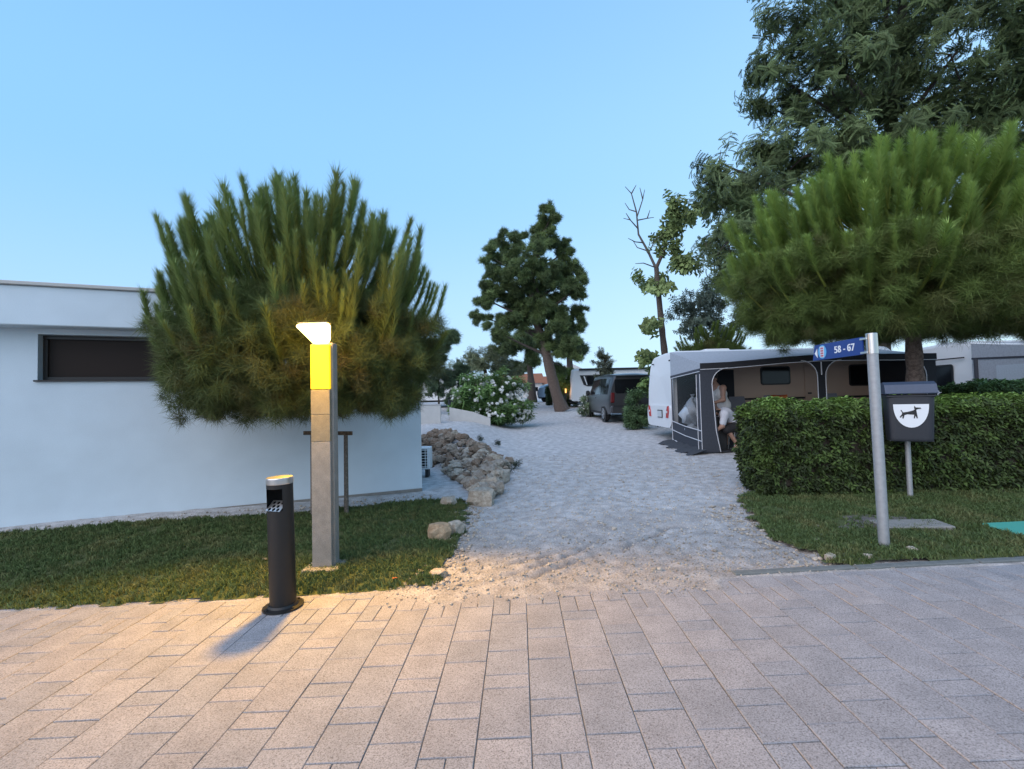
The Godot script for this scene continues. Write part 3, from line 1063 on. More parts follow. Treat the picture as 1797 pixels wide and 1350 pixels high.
# ---------------------------------------------------------------- stones
func stone_mesh(rough_: float, seed_: int) -> MB:
	var mb := MB.new()
	var f := FastNoiseLite.new()
	f.seed = seed_
	f.frequency = 0.9
	var rows := []
	var nu := 7
	var nv := 10
	for i in nu + 1:
		var line := []
		for j in nv:
			var th := PI * i / nu
			var ph := TAU * j / nv
			var d := Vector3(sin(th) * cos(ph), cos(th), sin(th) * sin(ph))
			var k := 0.5 * (1.0 + rough_ * f.get_noise_3dv(d * 1.3) + rough_ * 0.5 * f.get_noise_3dv(d * 3.1 + Vector3(9, 2, 4)))
			# flattish facets
			d *= k
			d.x = clampf(d.x, -0.44, 0.42)
			d.y = clampf(d.y, -0.38, 0.40)
			d.z = clampf(d.z, -0.43, 0.45)
			line.append(d)
		rows.append(line)
	for i in nu:
		for j in nv:
			var l := (j + 1) % nv
			var o: Vector3 = rows[i][j] + rows[i + 1][l]
			if i > 0:
				mb.flat(rows[i][j], rows[i][l], rows[i + 1][l], o)
			if i < nu - 1:
				mb.flat(rows[i][j], rows[i + 1][l], rows[i + 1][j], o)
	return mb


func build_stones() -> void:
	var kinds: Array[ArrayMesh] = []
	for k in 8:
		kinds.append(stone_mesh(0.75, 300 + k).mesh())
	var r := RandomNumberGenerator.new()
	r.seed = 4
	var wall := thing("rubble_bank", "rough dry stone bank of pale rubble between house yard and path", "stone wall")
	var made := 0
	var line_d := [6.9, 7.2, 8.0, 9.1, 10.4, 11.8, 13.6, 16.0]
	var line_x := [-0.40, -0.42, -0.72, -1.09, -1.66, -2.24, -3.0, -4.1]
	for i in 297:
		var d := lerpf(7.5, 14.0, pow(r.randf(), 0.8))
		var s := r.randf()
		var x := steps(d, line_d, line_x) + 0.04 + s * steps(d, [7.2, 8.0, 9.0, 10.3, 11.8, 12.6, 14.0], [0.1, 0.4, 0.85, 1.5, 1.55, 1.3, 0.8])
		var size := r.randf_range(0.12, 0.25) * (1.25 if r.randf() < 0.15 else 1.0)
		if s > 0.85:
			size *= 0.7
		var q := bank(x, d)
		var lift := 0.16 * sin(clampf(q, 0, 1) * PI) + r.randf_range(-0.02, 0.05)
		var pale := r.randf() < sm(12.0, 8.5, d) * 0.8 + 0.1
		var o := part("stone", kinds[r.randi() % 8], M["rubble%d" % ([1, 3][r.randi() % 2] if pale else [0, 2][r.randi() % 2])], wall)
		o.transform = Transform3D(Basis.from_euler(Vector3(r.randf() * 6, r.randf() * 6, r.randf() * 6)).scaled(Vector3(size * r.randf_range(0.85, 1.35), size * r.randf_range(0.7, 1.0), size)), Vector3(x, land(x, d) + lift + size * 0.12, -d))
		made += 1
	var big := [
		[-0.86, 5.38, 0.25, 0.30, 0, "pale boulder with a tan flank on the lawn's path edge nearest the paving"],
		[-0.70, 5.60, 0.22, 0.24, 3, "grey white slab stone leaning behind the tan boulder at lawn edge"],
		[-1.00, 7.14, 0.24, 0.22, 3, "rounded pale stone lying alone at the back of the lawn"],
		[-0.52, 7.25, 0.42, 0.36, 3, "largest flat topped boulder at the foot of the rubble bank"],
		[-0.38, 7.95, 0.50, 0.34, 1, "broad beige boulder just above the largest flat one on the bank"],
		[-0.28, 8.75, 0.48, 0.34, 3, "pale block stone at the right edge of the bank beside path"],
		[-0.30, 9.6, 0.42, 0.36, 1, "upright grey stone topping the right end of rubble bank"]]
	for b in big:
		var o := part("boulder", stone_mesh(0.55, 700 + int(b[0] * -100)), M.tan_rock if b[4] == 0 else M["rubble%d" % b[4]])
		tag(o, b[5], "boulder", "boulders along the path edge")
		o.transform = Transform3D(Basis(Vector3.UP, b[1] * 3.0) * Basis.from_scale(Vector3(b[2] * 1.15, b[3], b[2] * 0.9)), Vector3(b[0], land(b[0], b[1]) + b[3] * 0.26, -b[1]))
	# small stones set in the turf beside the path and the signpost
	for b in [[-0.70, 4.25, 0.13, "buff stone at the lawn corner beside the paving"], [2.72, 4.12, 0.10, "white stone at the kerb's end by right lawn"], [3.5, 4.20, 0.085, "white flake of stone beside the signpost foot"], [3.02, 4.10, 0.08, "white pebble lying between kerb and signpost"], [-2.6, 4.9, 0.05, "small white stone lying on the left lawn"]]:
		var o := part("small_stone", stone_mesh(0.6, 800 + int(b[1] * 100)), M.rubble3)
		tag(o, b[3], "stone")
		o.transform = Transform3D(Basis(Vector3.UP, b[0] * 5.0) * Basis.from_scale(Vector3(b[2] * 1.4, b[2] * 0.7, b[2])), Vector3(b[0], land(b[0], b[1]) + 0.02 + b[2] * 0.12, -b[1]))


func build_lawn_bits() -> void:
	# timber support round the left pine's trunk
	var o := thing("tree_support", "weathered tree support of two posts and a plank crossbar on the lawn", "tree support", Vector3(-2.62, land(-2.62, 6.7), -6.7))
	for s in [-0.24, 0.235]:
		part("post", MB.new().tube([Vector3(s, -0.05, 0), Vector3(s + 0.004, 1.17, 0)], [0.032, 0.028], 10), M.stake_pole, o)
	part("crossbar", MB.new().box(Vector3(0.0, 1.165, 0.035), Vector3(0.69, 0.055, 0.03), Basis(Vector3.BACK, -0.03), 0.004), M.stake_wood, o)
	# paving flag in worn soil behind the signpost
	var f := part("paving_flag", MB.new().box(Vector3.ZERO, Vector3(0.62, 0.05, 0.30), Basis(), 0.01), M.concrete)
	tag(f, "grey concrete flag lying in worn soil behind the signpost", "paving flag")
	f.position = Vector3(4.05, land(4.05, 4.86) + 0.035, -4.86)
	f.rotation = Vector3(0, -0.16, 0.031)
	var rows := []
	for i in 9:
		var line := PackedVector3Array()
		for k in 21:
			var a := TAU * k / 20
			var rad := (float(i) / 8.0) * (0.42 + 0.09 * sin(a * 3.0 + 1.0))
			var p := Vector3(3.86 + cos(a) * rad * 1.25, 0, -5.06 + sin(a) * rad * 0.72)
			p.y = land(p.x, -p.z) + 0.042 - 0.020 * (float(i) / 8.0)
			line.append(p)
		rows.append(line)
	structure("worn_soil", MB.new().sheet(rows, Vector3.ZERO, Vector3.UP), M.earth)
	var g := part("green_cover", MB.new().box(Vector3.ZERO, Vector3(0.62, 0.05, 0.36), Basis(), 0.012), M.green_plate)
	tag(g, "turquoise green inspection cover set in the right lawn", "inspection cover")
	g.position = Vector3(4.98, land(4.98, 4.58) + 0.028, -4.58)
	g.rotation = Vector3(0, -0.02, 0.031)
	# a fallen leaf on the grass by the paving
	var lf := MB.new()
	lf.sheet([[Vector3(-0.025, 0.004, 0), Vector3(0, 0.0, -0.02), Vector3(0.02, 0.006, 0)], [Vector3(-0.02, 0.012, 0.03), Vector3(0.002, 0.006, 0.03), Vector3(0.024, 0.014, 0.03)], [Vector3(0, 0.02, 0.06), Vector3(0.003, 0.018, 0.062), Vector3(0.006, 0.02, 0.06)]], Vector3.ZERO, Vector3.UP)
	var leaf_ := part("fallen_leaf", lf, M.orange)
	tag(leaf_, "single orange fallen leaf on the grass by the paving", "leaf")
	leaf_.position = Vector3(-1.06, land(-1.06, 4.15) + 0.05, -4.15)


# ---------------------------------------------------------------- plants
var leaf_gain := 2.0
var bunch_k := 1.0


# upright pine shoot one unit tall: a stem, bent at its foot towards -x, thick with long needles
func pine_shoot(seed_: int, needles: int, reach: float, thick: float, bend: float) -> MB:
	var r := RandomNumberGenerator.new()
	r.seed = seed_
	var m := MB.new()
	m.col = Color(0.55, 0.45, 0.35)
	var path := func(t: float) -> Vector3: return Vector3(-bend * (1.0 - t) * (1.0 - t), t, 0)
	m.tube([path.call(-0.35), path.call(0.0), path.call(0.3), path.call(0.95)], [0.024, 0.022, 0.018, 0.010], 4, false)
	for i in needles:
		var t := pow(r.randf(), 0.85)
		var a := r.randf() * TAU
		var tilt := lerpf(1.05, 0.66, t) * r.randf_range(0.7, 1.25)
		var radial := Vector3(cos(a), 0, sin(a))
		var d := radial * sin(tilt) + Vector3.UP * cos(tilt)
		var l := reach * r.randf_range(0.75, 1.2)
		var at: Vector3 = path.call(t * 0.93) + radial * 0.012
		var side := Vector3(-sin(a), r.randf_range(-0.5, 0.5), cos(a)).normalized() * thick
		var g := r.randf_range(0.75, 1.15) * lerpf(0.72, 1.2, t)
		m.col = Color(g, g, g * 0.95)
		var o := radial + Vector3.UP * 0.5
		m.flat(at - side, at + side, at + d * l, o)
	return m


# ball of short needles for far conifers
func needle_tuft(seed_: int, needles: int, thick: float) -> MB:
	var r := RandomNumberGenerator.new()
	r.seed = seed_
	var m := MB.new()
	for i in needles:
		var d := Vector3(r.randf_range(-1, 1), r.randf_range(-0.5, 1.1), r.randf_range(-1, 1)).normalized()
		var base := Vector3(r.randf_range(-1, 1), r.randf_range(-1, 1), r.randf_range(-1, 1)) * 0.3
		var side := d.cross(Vector3(r.randf_range(-1, 1), 0.3, r.randf_range(-1, 1))).normalized() * thick
		var g := r.randf_range(0.65, 1.2)
		m.col = Color(g, g, g)
		m.flat(base - side, base + side, base + d * r.randf_range(0.5, 0.9), d + Vector3.UP * 0.4)
	return m


func leaf(m: MB, at: Vector3, d: Vector3, up: Vector3, l: float, w: float) -> void:
	var s := d.cross(up).normalized() * w * 0.5
	var f := s.cross(d).normalized() * w * 0.16
	var tip := at + d * l - f * 1.5
	var mid := at + d * l * 0.45
	m.flat(at, mid + s + f, tip, up)
	m.flat(at, mid - s + f, tip, up)


# spray of broad leaves on a short twig, about one unit across
func leaf_spray(seed_: int, count: int, l: float, w: float, spread_: float) -> MB:
	var r := RandomNumberGenerator.new()
	r.seed = seed_
	var m := MB.new()
	m.col = Color(0.6, 0.5, 0.4)
	m.tube([Vector3(0, -0.1, 0), Vector3(0.02, 0.8, 0)], [0.012, 0.006], 3, false)
	for i in count:
		var t := (i + 0.5) / count
		var a := i * 2.4 + r.randf_range(-0.5, 0.5)
		var rad := Vector3(cos(a), 0, sin(a))
		var d := (rad * spread_ + Vector3.UP * r.randf_range(-0.2, 0.7)).normalized()
		var up := (Vector3.UP + rad * 0.6 + Vector3(r.randf_range(-0.4, 0.4), 0, r.randf_range(-0.4, 0.4))).normalized()
		var g := r.randf_range(0.72, 1.2)
		m.col = Color(g, g, g)
		leaf(m, Vector3(0, t * 0.8, 0) + rad * 0.02, d, up, l * r.randf_range(0.75, 1.2), w * r.randf_range(0.8, 1.15))
	return m


# twig with drooping feathered leaves (small paired leaflets)
func feather_spray(seed_: int) -> MB:
	var r := RandomNumberGenerator.new()
	r.seed = seed_
	var m := MB.new()
	m.col = Color(0.5, 0.4, 0.35)
	m.tube([Vector3.ZERO, Vector3(0, 0.55, 0), Vector3(0.03, 1.0, 0.02)], [0.012, 0.009, 0.004], 3, false)
	for i in 9:
		var a := i * 2.4 + r.randf_range(-0.4, 0.4)
		var rad := Vector3(cos(a), 0, sin(a))
		var at := Vector3(0, 0.12 + 0.1 * i, 0)
		var n := 8
		var l := r.randf_range(0.36, 0.52)
		var prev := at
		var g := r.randf_range(0.7, 1.2)
		for k in n:
			var t := float(k + 1) / n
			var p := at + rad * l * t + Vector3.UP * (0.10 * t - 0.17 * t * t) * l * 2.0
			var d := (p - prev).normalized()
			var s := d.cross(Vector3.UP).normalized()
			m.col = Color(g, g, g) * r.randf_range(0.85, 1.15)
			for q in [-1.0, 1.0]:
				leaf(m, p, (s * q + d * 0.5 + Vector3.DOWN * 0.25).normalized(), Vector3.UP, 0.105, 0.060)
			prev = p
	return m


func tree_root(called: String, label: String, category: String, group: String, base: Vector3, trunk: Array, r0: float, r1: float, bark: Material) -> Node3D:
	var o := thing(called, label, category, base, 0.0, group)
	var pts := []
	var rad := []
	var n := trunk.size()
	for i in n:
		pts.append(trunk[i] - base)
		rad.append(lerpf(r0, r1, float(i) / maxf(1.0, n - 1)) * (1.3 if i == 0 else 1.0))
	# smooth the line and roughen it a little
	var fine := []
	var frad := []
	for i in n - 1:
		for k in 5:
			var t := k / 5.0
			var p0: Vector3 = pts[maxi(i - 1, 0)]
			var p3: Vector3 = pts[mini(i + 2, n - 1)]
			fine.append((pts[i] as Vector3).cubic_interpolate(pts[i + 1], p0, p3, t))
			frad.append(lerpf(rad[i], rad[i + 1], t) * rng.randf_range(0.93, 1.07))
	fine.append(pts[-1])
	frad.append(rad[-1])
	part("trunk", MB.new().tube(fine, frad, 10), bark, o)
	return o


func limb_to(o: Node3D, a: Vector3, b: Vector3, r0: float, m: MB, sag := 0.15) -> void:
	var mid := (a + b) * 0.5 + Vector3(0, -sag * a.distance_to(b), 0) + rv(0.06) * a.distance_to(b)
	var pts := []
	var rad := []
	for k in 7:
		var t := k / 6.0
		pts.append(a.lerp(mid, t).lerp(mid.lerp(b, t), t))
		rad.append(lerpf(r0, r0 * 0.25, t))
	m.tube(pts, rad, 6, false)


# crown of clumps: [x, y, z, rx, ry] in world metres
func clump_crown(o: Node3D, clumps: Array, meshes: Array, per_m2: float, size: float, lo: Color, hi: Color, mat_: Material, depth_k := 1.0, up_k := 0.6, called := "crown") -> void:
	var xf := []
	var cs := []
	for c in clumps:
		var ctr := Vector3(c[0], c[1], c[2]) - o.position
		var rr := Vector3(c[3], c[4], (c[3] + c[4]) * 0.5 * depth_k)
		var count := int(per_m2 * (rr.x * rr.y + rr.y * rr.z + rr.x * rr.z) * 1.4) + 3
		var hub := Vector3.ZERO
		var hub_d := Vector3.UP
		var bunch := (minf(rr.x, rr.y) * 0.24 + size * 0.22) * bunch_k
		var tone := 1.0
		for i in count:
			if i % 7 == 0:
				hub_d = dir3()
				var s := 0.30 + 0.78 * pow(rng.randf(), 0.5)
				# ragged outline: the clump's radius wanders
				s *= 1.0 + 0.45 * noise.get_noise_3dv(hub_d * 1.6 + ctr * 0.7)
				hub = ctr + hub_d * rr * s
				tone = rng.randf_range(0.72, 1.3)
			var d := (hub_d + rv(0.5)).normalized()
			var p := hub + (dir3() * pow(rng.randf(), 0.6) * bunch) * Vector3(1.2, 0.75, 1.2)
			var up := (d * (1.0 - up_k) + Vector3.UP * up_k + rv(0.35)).normalized()
			var k := size * rng.randf_range(0.7, 1.25)
			xf.append(Transform3D(along(up).scaled(Vector3.ONE * k), p - up * k * 0.4))
			var t := clampf(rng.randf() * 0.6 + 0.4 * (0.5 + 0.9 * noise.get_noise_3dv(p * 0.9)), 0, 1)
			cs.append(lo.lerp(hi, t) * leaf_gain * tone)
	scatter(called, meshes[0], mat_, xf, cs, o)


func young_pine(label: String, base: Vector3, ctr: Vector3, radii: Vector3, count: int, len_: float, lo: Color, hi: Color, mesh_: Mesh, fluff: Mesh, seed_: int, trunk_r: float, flat_bottom: float, fat: float, shoots: float) -> Node3D:
	rng.seed = seed_
	var o := tree_root("stone_pine", label, "tree", "young round stone pines", base, [base, base.lerp(ctr, 0.35) + Vector3(0.05, 0, 0), base.lerp(ctr, 0.7), ctr + Vector3(0, radii.y * 0.3, 0)], trunk_r, trunk_r * 0.35, M.pine_bark)
	var xf := []
	var cs := []
	var xf2 := []
	var cs2 := []
	var c := ctr - base
	var wood := MB.new()
	for i in 46:
		var d := dir3()
		d.y = absf(d.y) * 0.9 - 0.3
		var b := c + d * radii * 0.8
		limb_to(o, Vector3(0, 1, 0) * (c.y + radii.y * rng.randf_range(-0.65, 0.1)) + Vector3(c.x, 0, c.z) * 0.8, b, trunk_r * 0.3, wood, 0.12)
	part("branches", wood, M.twig, o)
	# candle shoots on the shell, fluffier short ones within and below
	for i in count:
		var shell := i < count * shoots
		var d := dir3()
		if not shell and d.y > 0.3 and rng.randf() < 0.5:
			continue
		if d.y < -flat_bottom:
			d.y = -flat_bottom * rng.randf_range(0.7, 1.0)
		var k := rng.randf_range(0.78, 1.03) if shell else (rng.randf_range(0.40, lerpf(0.84, 0.50, clampf(d.y * 1.5, 0, 1))) if d.y > 0.1 else rng.randf_range(0.62, 1.0))
		k *= 1.0 + 0.10 * noise.get_noise_3dv(d * 2.2 + base)
		var p := c + d * radii * k
		var out := Vector3(d.x, 0, d.z).normalized()
		var up := Vector3.UP + out * (0.10 if d.y > -0.2 else 0.38) * Vector2(d.x, d.z).length()
		var l := len_ * rng.randf_range(0.65, 1.2)
		var wide := l * rng.randf_range(0.85, 1.1) * fat
		if not shell or d.y < -0.3:
			up = Vector3.UP * (0.7 if d.y > -0.3 else rng.randf_range(-0.2, 0.5)) + d * 0.7 + rv(0.35)
			l = rng.randf_range(0.19, 0.28) * lerpf(1.0, fat, 0.4)
		up = (up.normalized() + rv(0.10)).normalized()
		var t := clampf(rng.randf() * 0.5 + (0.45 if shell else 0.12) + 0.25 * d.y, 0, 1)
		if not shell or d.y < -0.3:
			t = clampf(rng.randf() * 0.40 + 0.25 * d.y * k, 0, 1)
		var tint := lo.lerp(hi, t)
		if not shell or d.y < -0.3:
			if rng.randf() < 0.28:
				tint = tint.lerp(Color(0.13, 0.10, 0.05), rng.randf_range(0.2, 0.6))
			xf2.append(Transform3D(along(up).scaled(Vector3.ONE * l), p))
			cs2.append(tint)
			continue
		var bx := (out - up * out.dot(up)).normalized()
		var bs := Basis(bx, up, bx.cross(up))
		xf.append(Transform3D(bs * Basis.from_scale(Vector3(wide, l, wide)), p - up * l * 0.35))
		cs.append(tint)
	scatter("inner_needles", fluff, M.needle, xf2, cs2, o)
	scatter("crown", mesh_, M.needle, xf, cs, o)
	return o


func build_pines() -> void:
	var shoot := pine_shoot(60, 720, 0.165, 0.0050, 0.32).mesh()
	var fluff := needle_tuft(61, 240, 0.010).mesh()
	var b1 := ground_at(-2.62, -6.55)
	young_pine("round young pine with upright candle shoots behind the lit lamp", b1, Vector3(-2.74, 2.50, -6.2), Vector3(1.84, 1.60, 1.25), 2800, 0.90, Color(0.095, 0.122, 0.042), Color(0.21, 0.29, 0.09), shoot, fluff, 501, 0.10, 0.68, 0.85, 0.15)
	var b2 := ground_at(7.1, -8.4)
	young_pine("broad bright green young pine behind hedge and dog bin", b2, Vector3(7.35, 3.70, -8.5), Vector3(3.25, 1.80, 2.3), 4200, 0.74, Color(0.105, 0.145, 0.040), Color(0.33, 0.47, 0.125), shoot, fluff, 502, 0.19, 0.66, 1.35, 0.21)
	# small bright pine behind the first caravan
	var b3 := ground_at(6.7, -15.8)
	young_pine("low yellow green young pine peeping over the first caravan's roof", b3, Vector3(6.7, 3.05, -15.6), Vector3(1.15, 0.62, 0.8), 240, 0.5, Color(0.07, 0.10, 0.025), Color(0.18, 0.25, 0.06), shoot, fluff, 503, 0.09, 0.8, 1.3, 0.3)


func hedge(called: String, label: String, boxes: Array, meshes: Array, per_m2: float, size: float, lo: Color, hi: Color) -> void:
	var o := thing(called, label, "hedge", Vector3(boxes[0][0], land(boxes[0][0], -boxes[0][1]), boxes[0][1]))
	var core := MB.new()
	var xf := []
	var cs := []
	for b in boxes:
		# [x, z, length, depth, height, turn]
		var bs := Basis(Vector3.UP, b[5])
		var at := ground_at(b[0], b[1]) - o.position
		core.box(at + Vector3(0, b[4] * 0.5 - 0.02, 0), Vector3(b[2] - 0.22, b[4] - 0.16, b[3] - 0.22), bs, 0.05)
		var n := int((b[2] * b[4] * 2.0 + b[3] * b[4] * 2.0 + b[2] * b[3]) * per_m2)
		for i in n:
			var q: float = rng.randf() * (b[2] * b[4] * 2.0 + b[3] * b[4] * 2.0 + b[2] * b[3])
			var p := Vector3(rng.randf_range(-0.5, 0.5) * b[2], rng.randf() * b[4], rng.randf_range(-0.5, 0.5) * b[3])
			var nrm := Vector3.UP
			if q < b[2] * b[4] * 2.0:
				nrm = Vector3(0, 0, 1 if q < b[2] * b[4] else -1)
				p.z = nrm.z * b[3] * 0.5
			elif q < b[2] * b[4] * 2.0 + b[3] * b[4] * 2.0:
				nrm = Vector3(1 if rng.randf() < 0.5 else -1, 0, 0)
				p.x = nrm.x * b[2] * 0.5
			else:
				p.y = b[4]
			var bump := noise.get_noise_3dv((p + at) * 1.6) * 0.10 + noise.get_noise_3dv((p + at) * 5.0) * 0.03
			p += nrm * (bump - 0.03 - rng.randf() * 0.07)
			p.y = minf(p.y, b[4] + 0.02 + (0.12 * rng.randf() if nrm.y > 0 and rng.randf() < 0.12 else 0.0))
			p.y -= 0.10 * sm(0.22, 0.0, minf(absf(absf(p.x) - b[2] * 0.5), absf(absf(p.z) - b[3] * 0.5))) if p.y > b[4] * 0.85 else 0.0
			var up := (nrm * 0.9 + Vector3.UP * 0.7 + rv(0.5)).normalized()
			var s := size * rng.randf_range(0.7, 1.2)
			xf.append(Transform3D(along(up).scaled(Vector3.ONE * s), at + bs * p - up * s * 0.4))
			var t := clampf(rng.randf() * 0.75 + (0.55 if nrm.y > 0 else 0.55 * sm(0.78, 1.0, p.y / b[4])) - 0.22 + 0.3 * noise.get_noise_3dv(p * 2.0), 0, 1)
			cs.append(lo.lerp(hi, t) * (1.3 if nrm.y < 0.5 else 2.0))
	part("twigs", core, M.twig, o)
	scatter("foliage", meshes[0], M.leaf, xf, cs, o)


func build_hedges() -> void:
	rng.seed = 88
	var meshes := []
	meshes.append(leaf_spray(30, 10, 0.62, 0.34, 1.0).mesh())
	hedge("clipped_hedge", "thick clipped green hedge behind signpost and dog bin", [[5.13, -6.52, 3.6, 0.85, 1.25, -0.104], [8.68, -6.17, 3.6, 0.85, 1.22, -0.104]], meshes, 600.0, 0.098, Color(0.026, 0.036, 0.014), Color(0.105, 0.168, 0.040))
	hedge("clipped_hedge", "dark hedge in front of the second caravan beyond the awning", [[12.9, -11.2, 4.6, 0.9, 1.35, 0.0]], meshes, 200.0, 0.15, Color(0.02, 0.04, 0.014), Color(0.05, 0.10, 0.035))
	hedge("clipped_hedge", "small dark cube hedge by the blue car under the leaning pine", [[2.95, -33.5, 1.0, 1.2, 1.35, 0.0]], meshes, 110.0, 0.2, Color(0.018, 0.03, 0.014), Color(0.04, 0.065, 0.025))


func build_trees() -> void:
	rng.seed = 311
	var tufts := []
	var feathers := []
	var broad := []
	var small := []
	var lance := []
	for k in 3:
		tufts.append(needle_tuft(10 + k, 130, 0.035).mesh())
		feathers.append(feather_spray(20 + k).mesh())
		broad.append(leaf_spray(40 + k, 7, 0.55, 0.42, 1.1).mesh())
		small.append(leaf_spray(50 + k, 22, 0.24, 0.11, 1.0).mesh())
		lance.append(leaf_spray(70 + k, 20, 0.5, 0.10, 0.75).mesh())
	# tall leaning pine in the middle
	var cp := [[2.45, 11.84, -26.00, 0.54, 0.63], [2.09, 11.07, -27.20, 0.92, 0.92], [0.26, 11.01, -28.40, 1.24, 0.76], [-0.82, 9.62, -26.60, 0.65, 1.03], [3.38, 10.39, -27.80, 0.57, 0.88], [1.16, 8.90, -26.00, 1.58, 1.20], [-0.81, 8.29, -27.20, 1.06, 0.92], [3.16, 8.84, -28.40, 1.31, 1.14], [-1.52, 7.43, -26.60, 0.71, 0.45], [1.02, 7.36, -27.80, 1.75, 1.21], [3.73, 7.72, -26.00, 0.82, 0.63], [-0.19, 6.27, -27.20, 1.25, 0.66], [-1.86, 6.69, -28.40, 0.62, 0.41], [2.25, 6.27, -26.60, 1.06, 1.06], [3.63, 6.28, -27.80, 0.94, 0.94], [3.32, 4.32, -26.00, 0.76, 0.76], [2.16, 4.81, -27.20, 0.59, 0.73], [3.01, 3.55, -28.40, 0.48, 0.34], [-0.59, 5.36, -26.60, 0.65, 0.32]]
	var base := ground_at(2.88, -27.2)
	var o := tree_root("tall_pine", "tall dark pine with bare leaning trunk standing beside the gravel lane", "tree", "", base, [base, Vector3(2.54, 1.89, -27.20), Vector3(2.16, 3.55, -27.20), Vector3(1.90, 4.88, -27.20), Vector3(1.47, 6.23, -27.20), Vector3(1.25, 8.24, -27.20), Vector3(1.71, 10.58, -27.20), Vector3(2.40, 12.0, -27.20)], 0.36, 0.10, M.pine_bark)
	var wood := MB.new()
	for c in cp:
		var t := clampf((c[1] - 4.5) / 8.0, 0.05, 0.8)
		limb_to(o, Vector3(lerpf(1.9, 1.5, t), maxf(4.2, c[1] - 1.3), -27.2) - base, Vector3(c[0], c[1], c[2]) - base, 0.10, wood, 0.08)
	part("limbs", wood, M.bark, o)
	clump_crown(o, cp, tufts, 36.0, 0.33, Color(0.028, 0.040, 0.020), Color(0.098, 0.135, 0.048), M.needle, 1.3, 0.5)
	# slimmer pine behind it
	base = ground_at(1.60, -38.0)
	o = tree_root("slim_pine", "slimmer pine with straight dark trunk behind the tall leaning pine", "tree", "", base, [base, Vector3(1.52, 3.46, -38), Vector3(1.34, 5.4, -38)], 0.34, 0.16, M.bark)
	clump_crown(o, [[0.15, 6.28, -37.00, 1.62, 0.90], [1.42, 5.31, -38.00, 0.83, 1.01], [0.35, 4.48, -39.00, 1.32, 0.62], [-0.78, 5.54, -37.50, 1.00, 0.59], [1.5, 6.8, -38.5, 1.0, 0.7]], tufts, 22.0, 0.5, Color(0.035, 0.05, 0.026), Color(0.085, 0.115, 0.045), M.needle, 1.2, 0.5)
	# second trunk half hidden right of the leaning pine
	base = ground_at(4.35, -34.0)
	o = tree_root("dark_pine", "dark pine trunk and low boughs just right of the leaning pine", "tree", "", base, [base, Vector3(4.25, 3.5, -34), Vector3(4.1, 6.0, -34)], 0.3, 0.16, M.bark)
	clump_crown(o, [[4.1, 5.6, -34, 1.3, 0.7], [5.0, 5.0, -34.3, 0.9, 0.5], [3.4, 6.4, -33.8, 1.0, 0.7]], tufts, 24.0, 0.5, Color(0.022, 0.034, 0.020), Color(0.05, 0.075, 0.035), M.needle, 1.0, 0.5)
	# olive grove left of the lane
	base = ground_at(-1.7, -30)
	o = tree_root("olive_tree", "grey green spreading olive tree rising behind the white oleander", "tree", "", base, [base, Vector3(-1.6, 2.2, -30), Vector3(-1.7, 3.6, -30)], 0.2, 0.1, M.bark)
	clump_crown(o, [[-1.67, 4.06, -29.00, 1.16, 0.70], [-2.83, 3.81, -30.00, 0.95, 0.58], [-0.68, 3.45, -31.00, 1.24, 0.75], [-3.51, 3.43, -29.50, 0.64, 0.47], [-2.2, 4.4, -30.5, 0.8, 0.5]], small, 40.0, 0.55, Color(0.05, 0.062, 0.036), Color(0.125, 0.145, 0.085), M.leaf, 1.2, 0.4)
	base = ground_at(-3.45, -22)
	o = tree_root("sapling", "small staked round tree in front of the white van on the left", "tree", "", base, [base, Vector3(-3.44, 1.7, -22), Vector3(-3.42, 2.6, -22)], 0.05, 0.03, M.twig)
	clump_crown(o, [[-3.42, 2.52, -21.60, 0.47, 0.52], [-3.81, 2.05, -22.00, 0.35, 0.24], [-3.05, 2.55, -22.40, 0.38, 0.33], [-3.41, 2.0, -21.80, 0.42, 0.21], [-3.45, 2.9, -22, 0.3, 0.25]], small, 80.0, 0.4, Color(0.020, 0.032, 0.020), Color(0.055, 0.08, 0.042), M.leaf, 1.0, 0.4)
	base = ground_at(-3.0, -25)
	o = tree_root("conifer_bush", "dark bushy conifer between the sapling and white oleander", "tree", "", base, [base, Vector3(-2.95, 2.2, -25), Vector3(-2.9, 3.0, -25)], 0.08, 0.04, M.twig)
	clump_crown(o, [[-2.87, 3.11, -24.60, 0.60, 0.54], [-3.21, 2.23, -25.00, 0.39, 0.61], [-2.79, 2.54, -25.40, 0.43, 0.55], [-2.6, 1.8, -25, 0.6, 0.6]], tufts, 60.0, 0.34, Color(0.024, 0.036, 0.022), Color(0.05, 0.075, 0.04), M.needle, 1.0, 0.6)
	base = ground_at(-4.6, -22.6)
	o = tree_root("side_pine", "pine bough reaching out right from behind the round pine", "tree", "", base, [base, Vector3(-4.4, 3.0, -22.4), Vector3(-3.9, 4.4, -22)], 0.14, 0.06, M.pine_bark)
	clump_crown(o, [[-2.79, 4.50, -21.50, 0.63, 0.26], [-3.40, 4.20, -22.00, 0.59, 0.37], [-3.71, 3.47, -22.50, 0.49, 0.44], [-4.4, 3.9, -22, 0.6, 0.4]], tufts, 60.0, 0.34, Color(0.03, 0.045, 0.024), Color(0.065, 0.095, 0.045), M.needle, 1.0, 0.5)
	# oleander with white flowers
	base = ground_at(-0.8, -19.0)
	o = thing("oleander_bush", "big oleander bush covered in white flowers at the lane's left bend", "bush", base)
	var oc := [[-1.54, 1.85, -18.60, 0.67, 0.62], [-0.71, 1.93, -19.00, 0.88, 0.66], [0.07, 1.62, -19.40, 0.55, 0.66], [-1.12, 1.26, -18.80, 0.90, 0.50], [-0.22, 1.13, -19.10, 0.65, 0.45], [-1.92, 1.50, -18.70, 0.5, 0.6], [0.38, 1.05, -19.00, 0.3, 0.36], [-0.7, 0.95, -18.7, 0.9, 0.35]]
	var stems := MB.new()
